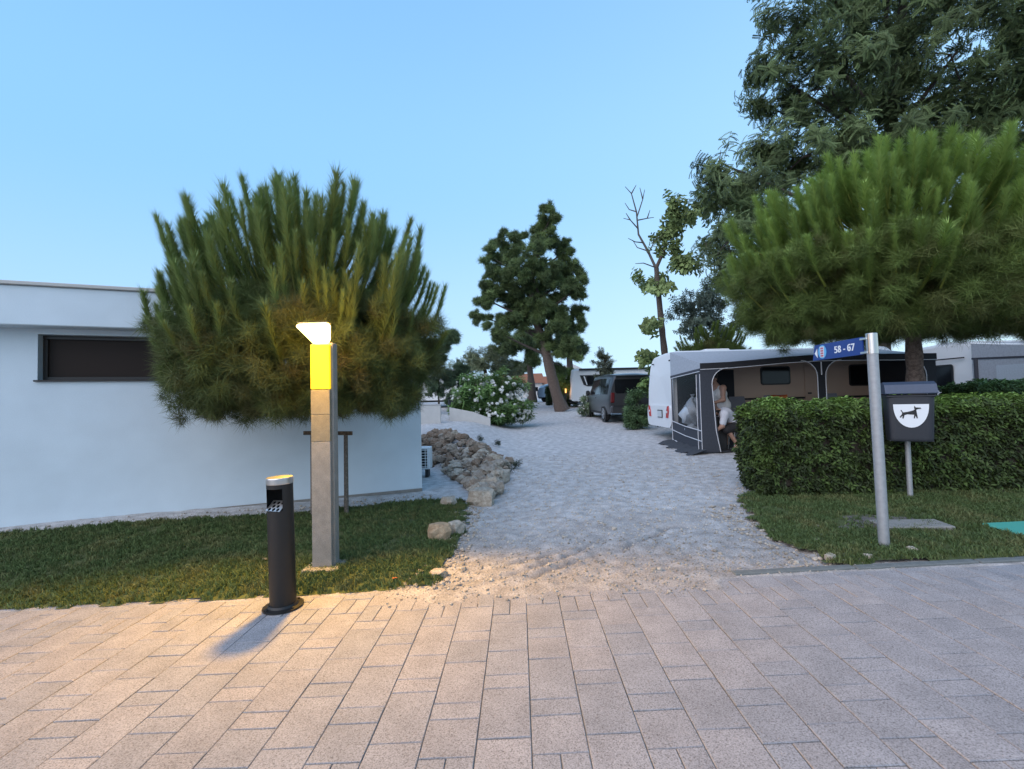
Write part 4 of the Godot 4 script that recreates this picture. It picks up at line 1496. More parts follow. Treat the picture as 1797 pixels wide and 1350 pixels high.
	for c in oc:
		for k in 4:
			limb_to(o, Vector3(rng.randf_range(-0.4, 0.3), 0, 0), Vector3(c[0], c[1], c[2]) - base + rv(0.3), 0.025, stems, -0.1)
	part("stems", stems, M.twig, o)
	clump_crown(o, oc, lance, 120.0, 0.40, Color(0.030, 0.055, 0.022), Color(0.10, 0.165, 0.05), M.leaf, 1.0, 0.65, "foliage")
	var petals := MB.new()
	for i in 6:
		var a := i * TAU / 6
		leaf(petals, Vector3.ZERO, Vector3(cos(a), 0.35, sin(a)).normalized(), Vector3.UP, 0.5, 0.42)
		leaf(petals, Vector3(0, 0.2, 0), Vector3(cos(a + 0.5), 0.8, sin(a + 0.5)).normalized(), Vector3.UP, 0.4, 0.34)
	var fx := []
	var fc := []
	for i in 380:
		var c: Array = oc[rng.randi() % oc.size()]
		var d := dir3()
		d.z = absf(d.z) * 0.8 if rng.randf() < 0.75 else d.z
		d.y = absf(d.y) if rng.randf() < 0.5 else d.y
		var p := Vector3(c[0], c[1], c[2]) + d.normalized() * Vector3(c[3], c[4], (c[3] + c[4]) * 0.5) * 1.04
		if p.x < -1.5 and rng.randf() < 0.6:
			continue
		for k in 1 + rng.randi() % 4:
			fx.append(Transform3D(along((d + Vector3.UP * 0.6).normalized()).scaled(Vector3.ONE * rng.randf_range(0.09, 0.17)), p - base + rv(0.06)))
			var g := rng.randf_range(0.72, 0.88)
			fc.append(Color(g, g, g * 0.95))
	scatter("blossom", petals.mesh(), M.petal, fx, fc, o)
	# thin tree with dead top and big leaves
	base = ground_at(5.6, -17.0)
	o = tree_root("thin_tree", "thin tall tree with bare dead top branches and clumps of big leaves", "tree", "", base, [base, Vector3(5.58, 2.70, -17.00), Vector3(5.50, 3.94, -17.00), Vector3(5.42, 5.20, -17.00), Vector3(5.37, 6.24, -17.00)], 0.13, 0.085, M.bark)
	var dead := MB.new()
	for line in [[Vector3(5.37, 6.20, -17.00), Vector3(5.10, 6.88, -17.05), Vector3(4.79, 7.52, -17.1), Vector3(4.74, 8.37, -17.1), Vector3(4.55, 9.01, -17.0), Vector3(4.30, 9.23, -16.9)], [Vector3(4.75, 8.16, -17.1), Vector3(4.96, 8.79, -17.0), Vector3(5.01, 9.10, -16.9)], [Vector3(4.78, 7.73, -17.1), Vector3(4.45, 7.99, -16.9), Vector3(4.18, 8.02, -16.8)], [Vector3(4.91, 7.20, -17.05), Vector3(4.57, 7.15, -16.8), Vector3(4.3, 7.25, -16.7)], [Vector3(5.10, 6.88, -17.05), Vector3(4.78, 7.10, -17.3), Vector3(4.64, 7.42, -17.4)], [Vector3(5.14, 6.84, -17.05), Vector3(5.37, 7.30, -16.9), Vector3(5.68, 7.39, -16.8)], [Vector3(5.37, 6.24, -17.0), Vector3(4.82, 6.34, -16.7), Vector3(4.5, 6.3, -16.6)], [Vector3(4.77, 8.05, -17.1), Vector3(5.19, 8.19, -17.3), Vector3(5.44, 8.22, -17.3)], [Vector3(4.96, 8.79, -17.0), Vector3(4.85, 9.2, -16.95)], [Vector3(4.55, 9.01, -17.0), Vector3(4.75, 9.35, -17.05)], [Vector3(4.45, 7.99, -16.9), Vector3(4.3, 8.25, -16.9)], [Vector3(5.19, 8.19, -17.3), Vector3(5.3, 8.5, -17.3)], [Vector3(4.74, 8.37, -17.1), Vector3(4.5, 8.5, -17.2), Vector3(4.35, 8.75, -17.2)]]:
		var rad := []
		for i in line.size():
			line[i] -= base
			rad.append(lerpf(0.055 if line.size() > 4 else 0.026, 0.010, float(i) / (line.size() - 1)))
		dead.tube(line, rad, 5, false)
	part("dead_branches", dead, M.dead_wood, o)
	var live := MB.new()
	live.tube([Vector3(5.37, 6.24, -17.0) - base, Vector3(5.67, 6.87, -17.0) - base, Vector3(5.84, 7.71, -17.0) - base, Vector3(6.1, 8.1, -16.6) - base], [0.07, 0.06, 0.05, 0.03], 6)
	part("limb", live, M.bark, o)
	bunch_k = 2.2
	clump_crown(o, [[6.09, 8.09, -16.50, 0.64, 0.44], [5.83, 7.39, -17.00, 0.45, 0.54], [5.15, 5.85, -17.50, 0.51, 0.36], [5.54, 5.45, -16.75, 0.28, 0.28], [6.47, 6.29, -17.25, 0.42, 0.46], [4.95, 4.12, -16.50, 0.44, 0.24], [4.80, 2.88, -17.00, 0.41, 0.29], [7.10, 8.34, -17.50, 0.38, 0.34], [5.89, 6.68, -16.75, 0.37, 0.28]], broad, 44.0, 0.36, Color(0.06, 0.085, 0.032), Color(0.15, 0.19, 0.075), M.leaf, 1.0, 0.1)
	bunch_k = 1.0
	# great dark feathery tree, top right
	var big := [[8.74, 12.37, -13.60, 0.91, 0.91], [8.56, 11.54, -14.50, 0.74, 0.79], [9.10, 10.99, -15.40, 0.82, 0.56], [9.82, 10.92, -14.05, 1.28, 1.11], [12.36, 12.80, -14.95, 1.90, 1.54], [13.43, 11.56, -13.60, 1.73, 1.57], [15.88, 11.08, -14.50, 1.41, 1.93], [8.46, 9.20, -15.40, 0.97, 0.64], [6.63, 8.52, -14.05, 0.51, 0.58], [6.93, 7.76, -14.95, 0.63, 0.69], [7.01, 7.35, -13.60, 0.82, 0.66], [9.50, 9.04, -14.50, 1.32, 0.74], [12.01, 10.04, -15.40, 1.59, 0.90], [12.71, 9.61, -14.05, 1.53, 0.82], [15.36, 9.89, -14.95, 1.45, 1.09], [6.59, 6.09, -13.60, 0.66, 0.74], [7.87, 6.55, -14.50, 0.88, 0.88], [6.78, 6.48, -15.40, 0.34, 0.56], [6.81, 5.20, -14.05, 0.60, 0.68], [10.07, 15.54, -14.95, 1.27, 0.91], [11.57, 14.75, -13.60, 1.81, 1.32], [14.87, 15.56, -14.50, 1.93, 1.41], [17.07, 8.76, -15.40, 1.12, 1.31], [9.52, 7.41, -14.95, 0.91, 0.91], [11.2, 8.3, -14.5, 1.5, 0.9], [13.6, 8.3, -15, 1.6, 1.0], [18.3, 12.5, -14.5, 1.8, 2.2], [17.3, 7.4, -14.4, 1.1, 1.2]]
	base = ground_at(12.3, -15.6)
	o = tree_root("locust_tree", "huge dark feathery leaved tree towering over the right side", "tree", "", base, [base, Vector3(12.2, 3.5, -15.5), Vector3(12.4, 7.5, -15.2), Vector3(12.6, 11.5, -14.9), Vector3(12.9, 14.6, -14.6)], 0.36, 0.10, M.bark)
	wood = MB.new()
	for c in big:
		limb_to(o, Vector3(12.4, clampf(c[1] - 2.0, 3.2, 12.0), -15.2) - base, Vector3(c[0], c[1], c[2]) - base, 0.11, wood, 0.02)
		for k in 3:
			var e := Vector3(c[0], c[1], c[2]) - base
			limb_to(o, e - Vector3(0.2, 0.1, 0), e + dir3() * Vector3(c[3], c[4], c[3]) * 0.9, 0.025, wood, 0.0)
	part("limbs", wood, M.bark, o)
	clump_crown(o, big, feathers, 21.0, 0.60, Color(0.032, 0.046, 0.022), Color(0.095, 0.128, 0.052), M.leaf, 1.5, 0.3)
	# low dark crown at the right edge of the frame
	base = ground_at(16.2, -14.2)
	o = tree_root("dark_tree", "dark dense tree at the right edge above the second caravan", "tree", "", base, [base, Vector3(16.1, 3.0, -14.2), Vector3(15.9, 5.2, -14.2)], 0.22, 0.12, M.bark)
	clump_crown(o, [[15.26, 4.30, -14.3, 0.51, 0.95], [15.9, 5.2, -14.3, 0.8, 1.0], [16.6, 4.4, -14, 0.9, 1.1], [16.2, 6.4, -14.4, 1.0, 0.8]], small, 70.0, 0.5, Color(0.018, 0.028, 0.016), Color(0.042, 0.06, 0.032), M.leaf, 1.0, 0.4)
	base = ground_at(7.6, -19.0)
	o = tree_root("grey_tree", "grey green small leaved tree between the thin tree and great tree", "tree", "", base, [base, Vector3(7.5, 2.6, -19), Vector3(7.6, 4.6, -19)], 0.14, 0.07, M.bark)
	clump_crown(o, [[7.37, 5.03, -18.50, 0.76, 0.81], [7.04, 4.55, -19.00, 0.60, 0.55], [8.41, 5.68, -19.50, 0.57, 0.71], [7.85, 4.26, -18.75, 0.68, 0.45], [8.6, 4.6, -19, 0.9, 0.8]], small, 46.0, 0.5, Color(0.045, 0.06, 0.048), Color(0.10, 0.125, 0.095), M.leaf, 1.0, 0.4)
	base = ground_at(4.8, -24.0)
	o = tree_root("round_tree", "small dark tree with a bobbled crown rising above the dark van", "tree", "", base, [base, Vector3(4.8, 2.0, -24), Vector3(4.78, 3.6, -24)], 0.06, 0.03, M.twig)
	clump_crown(o, [[4.79, 3.19, -24.00, 0.44, 0.52], [4.75, 3.77, -24.00, 0.29, 0.29], [4.60, 2.61, -24.00, 0.32, 0.29], [5.01, 2.65, -24.00, 0.29, 0.35]], small, 230.0, 0.3, Color(0.026, 0.032, 0.024), Color(0.075, 0.085, 0.055), M.leaf, 1.0, 0.4)
	for b in [
		["shrub", "upright dark green shrub between the dark van and first caravan", [[4.17, 1.25, -16.20, 0.29, 0.43], [4.40, 0.99, -16.20, 0.24, 0.45], [4.08, 0.80, -16.20, 0.24, 0.32], [4.30, 1.58, -16.20, 0.18, 0.24], [4.3, 0.7, -16.2, 0.3, 0.3]], lance, 130.0, 0.3, Color(0.022, 0.04, 0.02), Color(0.065, 0.105, 0.045)],
		["oleander_shrub", "low oleander with white flowers at the dark van's nose", [[3.57, 1.30, -22.50, 0.46, 0.33], [3.34, 1.0, -22.50, 0.33, 0.25], [3.7, 0.95, -22.4, 0.4, 0.3]], lance, 110.0, 0.3, Color(0.04, 0.06, 0.035), Color(0.11, 0.14, 0.08)],
		["pine_bush", "fresh green bush standing right behind the leaning pine's trunk", [[3.45, 2.75, -31.00, 0.64, 0.68], [3.94, 2.96, -31.00, 0.49, 0.60], [4.2, 2.5, -31, 0.4, 0.5]], tufts, 50.0, 0.4, Color(0.04, 0.06, 0.02), Color(0.10, 0.15, 0.045)],
		["undergrowth_bush", "dark low bush at the foot of the leaning pine", [[3.42, 1.63, -31.00, 0.53, 0.53], [3.85, 1.24, -31.00, 0.60, 0.40]], small, 70.0, 0.4, Color(0.02, 0.03, 0.016), Color(0.05, 0.07, 0.03)],
		["olive_bush", "young green bush behind the caravan's rear corner", [[5.1, 2.2, -16.6, 0.5, 0.5], [5.5, 2.6, -16.6, 0.5, 0.5], [5.0, 1.6, -16.6, 0.4, 0.5]], broad, 40.0, 0.3, Color(0.05, 0.08, 0.025), Color(0.12, 0.18, 0.055)]]:
		var c0: Array = b[2][0]
		base = ground_at(c0[0], c0[2])
		o = thing(b[0], b[1], "bush", base)
		var st := MB.new()
		for c in b[2]:
			limb_to(o, Vector3.ZERO, Vector3(c[0], c[1], c[2]) - base, 0.02, st, -0.05)
			limb_to(o, Vector3(0.08, 0, 0.05), Vector3(c[0], c[1], c[2]) - base + rv(0.15), 0.015, st, -0.05)
		part("stems", st, M.twig, o)
		clump_crown(o, b[2], b[3], b[4], b[5], b[6], b[7], M.leaf, 1.0, 0.6, "foliage")
		if b[0] == "oleander_shrub":
			var x2 := []
			var c2 := []
			for i in 60:
				var c: Array = b[2][rng.randi() % 3]
				x2.append(Transform3D(along(dir3()).scaled(Vector3.ONE * rng.randf_range(0.06, 0.1)), Vector3(c[0], c[1], c[2]) - base + dir3() * Vector3(c[3], c[4], c[3])))
				c2.append(Color(0.65, 0.65, 0.62))
			scatter("blossom", petals.mesh(), M.petal, x2, c2, o)
	# little plants rooted in the rubble bank and on the gravel
	var w := [[-0.15, 9.3, "dark weed"], [0.05, 9.75, "spiky weed"], [-0.30, 8.1, "strap leaved weed"], [-0.42, 12.6, "wispy weed"], [-0.9, 12.9, "twiggy weed"]]
	for i in w.size():
		var p := ground_at(w[i][0], -w[i][1])
		o = thing("weed", ["small dark weed on the rubble bank beside the path's bend", "spiky tuft at the very edge of the gravel path", "strap leaved tuft between the big bank boulders", "wispy weed on the flat above the rubble bank", "twiggy weed farther up on the bank's flat top"][i], "plant", p)
		xf_weed(o, lance)
	# woods far behind everything
	var far := []
	for i in 60:
		var x := -46.0 + i * 1.65 + rng.randf_range(-0.8, 0.8)
		var hgt := 1.0 + 1.4 * rng.randf() + 1.0 * noise.get_noise_2d(x * 0.2, 3.0)
		far.append([x, 1.8 + hgt * 0.8, -88.0 - rng.randf() * 8.0, 1.6, hgt])
	for i in 30:
		var x := 18.0 + i * 1.8
		far.append([x, 2.5 + rng.randf() * 1.5, -50.0 - rng.randf() * 9.0, 1.6, 2.2])
	o = Node3D.new()
	put(o, "distant_woods")
	o.set_meta("kind", "stuff")
	clump_crown(o, far, tufts, 7.0, 1.1, Color(0.025, 0.034, 0.024), Color(0.06, 0.075, 0.045), M.needle, 1.0, 0.5, "treetops")


func xf_weed(o: Node3D, lance: Array) -> void:
	var xf := []
	var cs := []
	for k in 7:
		xf.append(Transform3D(along((Vector3.UP + rv(0.9)).normalized()).scaled(Vector3.ONE * rng.randf_range(0.10, 0.2)), rv(0.04) + Vector3(0, 0.06, 0)))
		cs.append(Color(0.035, 0.05, 0.03) * rng.randf_range(0.8, 1.5))
	scatter("leaves", lance[0], M.leaf, xf, cs, o)


# ---------------------------------------------------------------- caravans
func ring_path(w: float, h0: float, h: float, r: float) -> Array:
	# outline across a caravan: z from 0 (near side) to -w, y from h0 up to h
	var p := [Vector2(0, h0), Vector2(0.02, h0 + 0.35), Vector2(0.02, lerpf(h0, h, 0.5)), Vector2(0.0, h - r * 1.6)]
	for k in 5:
		var a := PI * 0.5 * (k + 1) / 5.0
		p.append(Vector2(-r + r * cos(a), h - r + r * sin(a)))
	p.append(Vector2(-w * 0.5, h + 0.03))
	for k in 5:
		var a := PI * 0.5 * (4 - k) / 5.0
		p.append(Vector2(-w + r - r * cos(a), h - r + r * sin(a)))
	p.append_array([Vector2(-w, h - r * 1.6), Vector2(-w - 0.02, lerpf(h0, h, 0.5)), Vector2(-w - 0.02, h0 + 0.35), Vector2(-w, h0)])
	return p


func caravan_shell(len_: float, w: float, h0: float, h: float, r: float, rake: float) -> MB:
	var m := MB.new()
	var path := ring_path(w, h0, h, r)
	var mid := Vector2(-w * 0.5, (h0 + h) * 0.5)
	var rows := []
	for s in [[0.0, 0.90], [0.015, 0.955], [0.06, 0.988], [0.14, 1.0], [0.5, 1.0], [len_ * 0.5, 1.0], [len_ - 0.5, 1.0], [len_ - 0.14, 1.0], [len_ - 0.05, 0.985], [len_, 0.92]]:
		var line := PackedVector3Array()
		for q in path:
			var v: Vector2 = mid + (q - mid) * Vector2(1.0 if s[1] > 0.99 else lerpf(1.0, s[1], 0.75), s[1])
			var push := rake * pow(clampf((v.y - h0) / (h - h0), 0, 1), 3.0)
			var x: float = s[0]
			x += push * clampf(1.0 - x / 0.8, 0, 1) - push * clampf(1.0 - (len_ - x) / 0.8, 0, 1)
			line.append(Vector3(x, v.y, v.x))
		rows.append(line)
	m.sheet(rows, Vector3(len_ * 0.5, (h0 + h) * 0.5, -w * 0.5))
	for e in [0, rows.size() - 1]:
		var c := Vector3.ZERO
		for p in rows[e]:
			c += p
		c /= rows[e].size()
		for k in rows[e].size():
			m.flat(c, rows[e][k], rows[e][(k + 1) % rows[e].size()], Vector3(-1 if e == 0 else 1, 0, 0))
	return m


func rounded(x0: float, y0: float, x1: float, y1: float, r: float) -> PackedVector2Array:
	var p := PackedVector2Array()
	for c in [[x1 - r, y1 - r, 0.0], [x0 + r, y1 - r, 0.5], [x0 + r, y0 + r, 1.0], [x1 - r, y0 + r, 1.5]]:
		for k in 5:
			var a: float = (c[2] + 0.5 * k / 4.0) * PI
			p.append(Vector2(c[0] + r * cos(a), c[1] + r * sin(a)))
	return p


# a window on the near side: black rim, glass, catch bar
func side_window(o: Node3D, x0: float, y0: float, x1: float, y1: float, z: float, r := 0.07) -> void:
	var w := part("window", MB.new().prism(rounded(x0, y0, x1, y1, r), 0.02, Transform3D(Basis(), Vector3(0, 0, z))), M.frame_black, o)
	part("pane", MB.new().prism(rounded(x0 + 0.035, y0 + 0.035, x1 - 0.035, y1 - 0.035, r * 0.7), 0.008, Transform3D(Basis(), Vector3(0, 0, z + 0.018))), M.dark_glass, w)


func wheel(o: Node3D, at: Vector3, r: float, width: float, axis: Vector3, called := "wheel") -> void:
	var b := along(axis, 0.0)
	var w := part(called, MB.new().lathe([Vector2(0, -width * 0.5), Vector2(r * 0.86, -width * 0.5), Vector2(r * 0.97, -width * 0.36), Vector2(r, 0), Vector2(r * 0.97, width * 0.36), Vector2(r * 0.86, width * 0.5), Vector2(0, width * 0.5)], at, 24, b), M.rubber, o)
	part("rim", MB.new().lathe([Vector2(r * 0.64, width * 0.5 - 0.002), Vector2(r * 0.64, width * 0.5 + 0.012), Vector2(r * 0.56, width * 0.5 + 0.012), Vector2(r * 0.5, width * 0.5 - 0.0), Vector2(r * 0.2, width * 0.5 + 0.004), Vector2(0, width * 0.5 + 0.012)], at, 20, b), M.rim, w)
	for k in 5:
		var a := TAU * k / 5
		part("spoke_gap", MB.new().box(at + b * (Vector3(cos(a), 0, sin(a)) * r * 0.4 + Vector3.UP * (width * 0.5 + 0.006)), Vector3(r * 0.24, 0.01, r * 0.13), b * Basis(Vector3.UP, -a), 0.002), M.black_trim, w)


func build_caravans() -> void:
	rng.seed = 640
	var g := land(5.0, 12.4)
	var c := thing("caravan", "long white caravan parked end on beside the path with dark awning", "caravan", Vector3(4.22, g, -12.35))
	var len_ := 6.0
	var w := 2.3
	part("body", caravan_shell(len_, w, 0.42, 2.42, 0.30, 0.16), M.white_gloss, c)
	part("side_panel", MB.new().box(Vector3(len_ * 0.5, 1.30, 0.024), Vector3(len_ - 0.9, 1.66, 0.012)), M.cream_panel, c)
	part("waist_trim", MB.new().box(Vector3(len_ * 0.5, 1.085, 0.036), Vector3(len_ - 0.9, 0.05, 0.014)), M.black_trim, c)
	side_window(c, 2.30, 1.44, 3.08, 1.92, 0.03)
	side_window(c, 4.62, 1.36, 5.4, 1.92, 0.03)
	var dr := part("door", MB.new().prism(rounded(3.45, 0.55, 4.1, 2.15, 0.08), 0.02, Transform3D(Basis(), Vector3(0, 0, 0.028))), M.cream_panel, c)
	part("handle", MB.new().box(Vector3(3.56, 1.2, 0.06), Vector3(0.09, 0.04, 0.02)), M.black_trim, dr)
	part("underbody", MB.new().box(Vector3(len_ * 0.5, 0.40, -w * 0.5), Vector3(len_ - 0.5, 0.10, w - 0.3)), M.black_trim, c)
	# rear end: skirt, lamps, plate, vents
	var end := Transform3D(Basis(Vector3(0, 0, 1), Vector3.UP, Vector3(-1, 0, 0)), Vector3.ZERO)
	part("bumper", MB.new().prism(rounded(-2.22, 0.36, -0.08, 0.95, 0.2), 0.07, Transform3D(end.basis, Vector3(0.03, 0, 0))), M.white_gloss, c)
	for z in [-0.36, -1.94]:
		var lens := PackedVector2Array([Vector2(z - 0.10, 0.62), Vector2(z + 0.06, 0.62), Vector2(z + 0.13, 0.80), Vector2(z + 0.12, 0.95), Vector2(z + 0.02, 0.93), Vector2(z - 0.06, 0.80)])
		if z < -1.0:
			for k in lens.size():
				lens[k].x = 2.0 * z - lens[k].x
		var t := part("tail_light", MB.new().prism(lens, 0.03, Transform3D(end.basis, Vector3(-0.03, 0, 0))), M.red_lens, c)
		part("reflector", MB.new().lathe([Vector2(0.035, 0), Vector2(0.03, 0.012), Vector2(0, 0.014)], Vector3(-0.062, 0.78, z + 0.01), 12, along(Vector3.LEFT, 0.0)), M.plate, t)
	var pl := part("plate_frame", MB.new().box(Vector3(-0.05, 0.72, -0.98), Vector3(0.02, 0.22, 0.42), Basis(), 0.01), M.black_trim, c)
	part("number_plate", MB.new().box(Vector3(-0.062, 0.72, -0.98), Vector3(0.01, 0.17, 0.36)), M.plate, pl)
	for z in [-0.4, -1.9]:
		part("marker_light", MB.new().box(Vector3(0.075, 2.18, z), Vector3(0.03, 0.04, 0.10), Basis(), 0.008), M.black_trim, c)
	part("end_trim", MB.new().tube([Vector3(0.02, 0.5, 0.0), Vector3(0.02, 1.4, 0.01), Vector3(0.05, 1.95, -0.02), Vector3(0.14, 2.28, -0.16)], [0.022, 0.022, 0.022, 0.022], 8), M.white_matt, c)
	for x in [0.25, 5.7]:
		part("corner_steady", MB.new().tube([Vector3(x, 0.42, -0.3), Vector3(x - 0.12, 0.02, -0.16)], [0.022, 0.022], 6), M.black_trim, c)
	wheel(c, Vector3(2.9, 0.32, -0.12), 0.32, 0.2, Vector3.BACK)
	wheel(c, Vector3(2.9, 0.32, -w + 0.12), 0.32, 0.2, Vector3.FORWARD)
	part("roof_light", MB.new().box(Vector3(1.6, 2.47, -1.1), Vector3(0.7, 0.09, 0.5), Basis(), 0.03), M.white_matt, c)
	build_awning(g)
	# second caravan, at the right edge
	var g2 := land(13.6, 13.0)
	var c2 := thing("caravan", "second white caravan at the right edge with pale grey awning", "caravan", Vector3(12.75, g2, -13.0))
	part("body", caravan_shell(6.4, w, 0.42, 2.48, 0.30, 0.2), M.white_gloss, c2)
	part("roof_vent", MB.new().box(Vector3(0.9, 2.52, -1.5), Vector3(0.6, 0.09, 0.5), Basis(), 0.03), M.white_matt, c2)
	part("end_rail", MB.new().box(Vector3(0.03, 2.02, -1.2), Vector3(0.03, 0.035, 1.9)), M.black_trim, c2)
	part("end_trim", MB.new().tube([Vector3(0.0, 0.5, 0.02), Vector3(0.0, 1.5, 0.03), Vector3(0.08, 2.1, 0.0), Vector3(0.2, 2.36, -0.18)], [0.03, 0.03, 0.03, 0.03], 8), M.white_matt, c2)
	part("bumper", MB.new().prism(rounded(-2.22, 0.36, -0.08, 0.95, 0.2), 0.07, Transform3D(end.basis, Vector3(0.03, 0, 0))), M.white_gloss, c2)
	var ew := part("end_window", MB.new().prism(rounded(-2.05, 1.12, -0.6, 1.86, 0.08), 0.02, Transform3D(end.basis, Vector3(0.045, 0, 0))), M.frame_black, c2)
	part("pane", MB.new().prism(rounded(-2.0, 1.17, -0.65, 1.81, 0.06), 0.01, Transform3D(end.basis, Vector3(0.027, 0, 0))), M.dark_glass, ew)
	wheel(c2, Vector3(3.1, 0.32, -0.12), 0.32, 0.2, Vector3.BACK)
	part("corner_steady", MB.new().tube([Vector3(0.3, 0.42, -0.3), Vector3(0.2, 0.02, -0.2)], [0.022, 0.022], 6), M.black_trim, c2)
	var a2 := thing("awning", "pale grey tent awning with clear window on the second caravan", "awning", Vector3(12.75, g2, -12.96))
	var rf := MB.new()
	rf.sheet([[Vector3(-0.02, 2.40, 0), Vector3(2.5, 2.42, 0), Vector3(5, 2.40, 0)], [Vector3(-0.02, 2.25, 1.2), Vector3(2.5, 2.23, 1.2), Vector3(5, 2.25, 1.2)], [Vector3(-0.02, 2.04, 2.4), Vector3(2.5, 2.0, 2.4), Vector3(5, 2.04, 2.4)]], Vector3.ZERO, Vector3.UP)
	part("roof", rf, M.awning_grey, a2)
	var ex := Transform3D(Basis(Vector3(0, 0, 1), Vector3.UP, Vector3(-1, 0, 0)), Vector3(-0.02, 0, 0))
	part("end_wall", MB.new().prism(PackedVector2Array([Vector2(0, 0.02), Vector2(2.4, 0.02), Vector2(2.4, 2.02), Vector2(0, 2.38)]), 0.012, ex), M.awning_grey, a2)
	part("eave_trim", MB.new().box(Vector3(-0.035, 1.90, 1.2), Vector3(0.02, 0.05, 2.4), Basis(Vector3.RIGHT, 0.05)), M.awning_dark, a2)
	part("pole", MB.new().tube([Vector3(-0.04, 0, 0.12), Vector3(-0.04, 1.95, 0.12)], [0.05, 0.05], 8), M.awning_dark, a2)
	part("window_pane", MB.new().box(Vector3(-0.038, 1.35, 1.4), Vector3(0.01, 0.75, 1.5)), M.sack, a2)
	part("front_wall", MB.new().box(Vector3(2.5, 1.0, 2.39), Vector3(5.0, 1.98, 0.012)), M.awning_grey, a2)


func build_awning(g: float) -> void:
	# x along the caravan, z towards the viewer, y above the ground by the caravan
	var a := thing("awning", "dark framed open awning with arched openings on the first caravan", "awning", Vector3(4.22, g, -12.35))
	var dz := 1.95
	var lo := land(4.2, 10.4) - g
	var top := func(x: float) -> float: return 1.86 + 0.13 * sm(0.0, 2.7, x) - 0.03 * sm(2.7, 5.2, x)
	var rows := []
	for i in 5:
		var t := i / 4.0
		var line := PackedVector3Array()
		for k in 9:
			var x := -0.03 + 5.2 * k / 8.0
			var y := lerpf(2.36, top.call(x) + 0.05, t) - 0.05 * sin(t * PI) * (0.5 + 0.5 * absf(sin(k * PI / 4.0)))
			line.append(Vector3(x, y, 0.02 + dz * t))
		rows.append(line)
	part("roof", MB.new().sheet(rows, Vector3.ZERO, Vector3.UP), M.awning_grey, a)
	# front frame: valance, three pillars with webbed corners
	var front := func(poly: PackedVector2Array, m: Material, called: String, z := 0.0) -> void:
		part(called, MB.new().prism(poly, 0.014, Transform3D(Basis(), Vector3(0, 0, dz + z))), m, a)
	var val := PackedVector2Array()
	for k in 9:
		var x := -0.05 + 5.24 * k / 8.0
		val.append(Vector2(x, top.call(x) + 0.06))
	for k in 9:
		var x := 5.19 - 5.24 * k / 8.0
		val.append(Vector2(x, top.call(x) - 0.075))
	front.call(val, M.awning_black, "valance", 0.01)
	var arch := func(x0: float, x1: float, xc: float, bottom0: float, bottom1: float, r: float, left: bool, right: bool) -> PackedVector2Array:
		var p := PackedVector2Array([Vector2(bottom0, lo + 0.02), Vector2(bottom1, lo + 0.02)])
		var y1: float = top.call(xc) - 0.06
		if right:
			p.append(Vector2(x1, y1 - r))
			for k in 6:
				var t := PI * 0.5 * (k + 1) / 6.0
				p.append(Vector2(x1 + r - r * cos(t), y1 - r + r * sin(t)))
		else:
			p.append(Vector2(x1, y1))
		if left:
			for k in 6:
				var t := PI * 0.5 * (5 - k) / 6.0
				p.append(Vector2(x0 - r + r * cos(t), y1 - r + r * sin(t)))
			p.append(Vector2(x0, y1 - r))
		else:
			p.append(Vector2(x0, y1))
		return p
	front.call(arch.call(-0.05, 0.20, 0.3, -0.05, 0.34, 0.36, false, true), M.awning_dark, "left_pillar")
	front.call(arch.call(2.54, 2.72, 2.63, 2.53, 2.73, 0.36, true, true), M.awning_black, "middle_pillar")
	front.call(arch.call(4.95, 5.17, 5.0, 4.9, 5.17, 0.36, true, false), M.awning_black, "right_pillar")
	# pale piping along the edges
	var pipe := func(pts: Array, r: float) -> void:
		var rad := []
		for q in pts:
			rad.append(r)
		part("piping", MB.new().tube(pts, rad, 5, false), M.piping, a)
	var edge := func(x: float, xb: float, xc: float, dir_: float) -> void:
		var r := 0.36
		var y1: float = top.call(xc) - 0.06
		var pts := [Vector3(xb, lo + 0.03, dz + 0.018), Vector3(lerpf(x, xb, 0.4), lo + 0.5, dz + 0.018), Vector3(x, y1 - r, dz + 0.018)]
		for k in 6:
			var t := PI * 0.5 * (k + 1) / 6.0
			pts.append(Vector3(x + dir_ * (r - r * cos(t)), y1 - r + r * sin(t), dz + 0.018))
		pipe.call(pts, 0.009)
	edge.call(0.20, 0.34, 0.3, 1.0)
	edge.call(2.54, 2.53, 2.63, -1.0)
	edge.call(2.72, 2.73, 2.63, 1.0)
	edge.call(4.95, 4.9, 5.0, -1.0)
	var vp := []
	for k in 9:
		var x := -0.05 + 5.24 * k / 8.0
		vp.append(Vector3(x, top.call(x) - 0.08, dz + 0.03))
	pipe.call(vp, 0.008)
	part("pole", MB.new().tube([Vector3(2.63, lo, dz - 0.03), Vector3(2.63, top.call(2.63), dz - 0.03)], [0.018, 0.018], 8), M.galvanised, a)
	part("pole", MB.new().tube([Vector3(2.63, 1.60, dz + 0.02), Vector3(2.63, top.call(2.63) - 0.1, dz + 0.02)], [0.013, 0.013], 8), M.piping, a)
	# left end wall: grey gable, dark strip, clear window, dark lower panels
	var e := Transform3D(Basis(Vector3(0, 0, 1), Vector3.UP, Vector3(-1, 0, 0)), Vector3(-0.03, 0, 0))
	part("gable", MB.new().prism(PackedVector2Array([Vector2(0, 1.74), Vector2(dz, 1.80), Vector2(dz, 1.92), Vector2(0, 2.36)]), 0.012, e), M.awning_grey, a)
	var strip := func(z0: float, y0: float, z1: float, y1: float, th: float) -> PackedVector2Array:
		return PackedVector2Array([Vector2(z0, y0), Vector2(z1, y1), Vector2(z1, y1 + th), Vector2(z0, y0 + th)])
	part("eave_strip", MB.new().prism(strip.call(-0.02, 1.66, dz, 1.73, 0.08), 0.016, e), M.awning_dark, a)
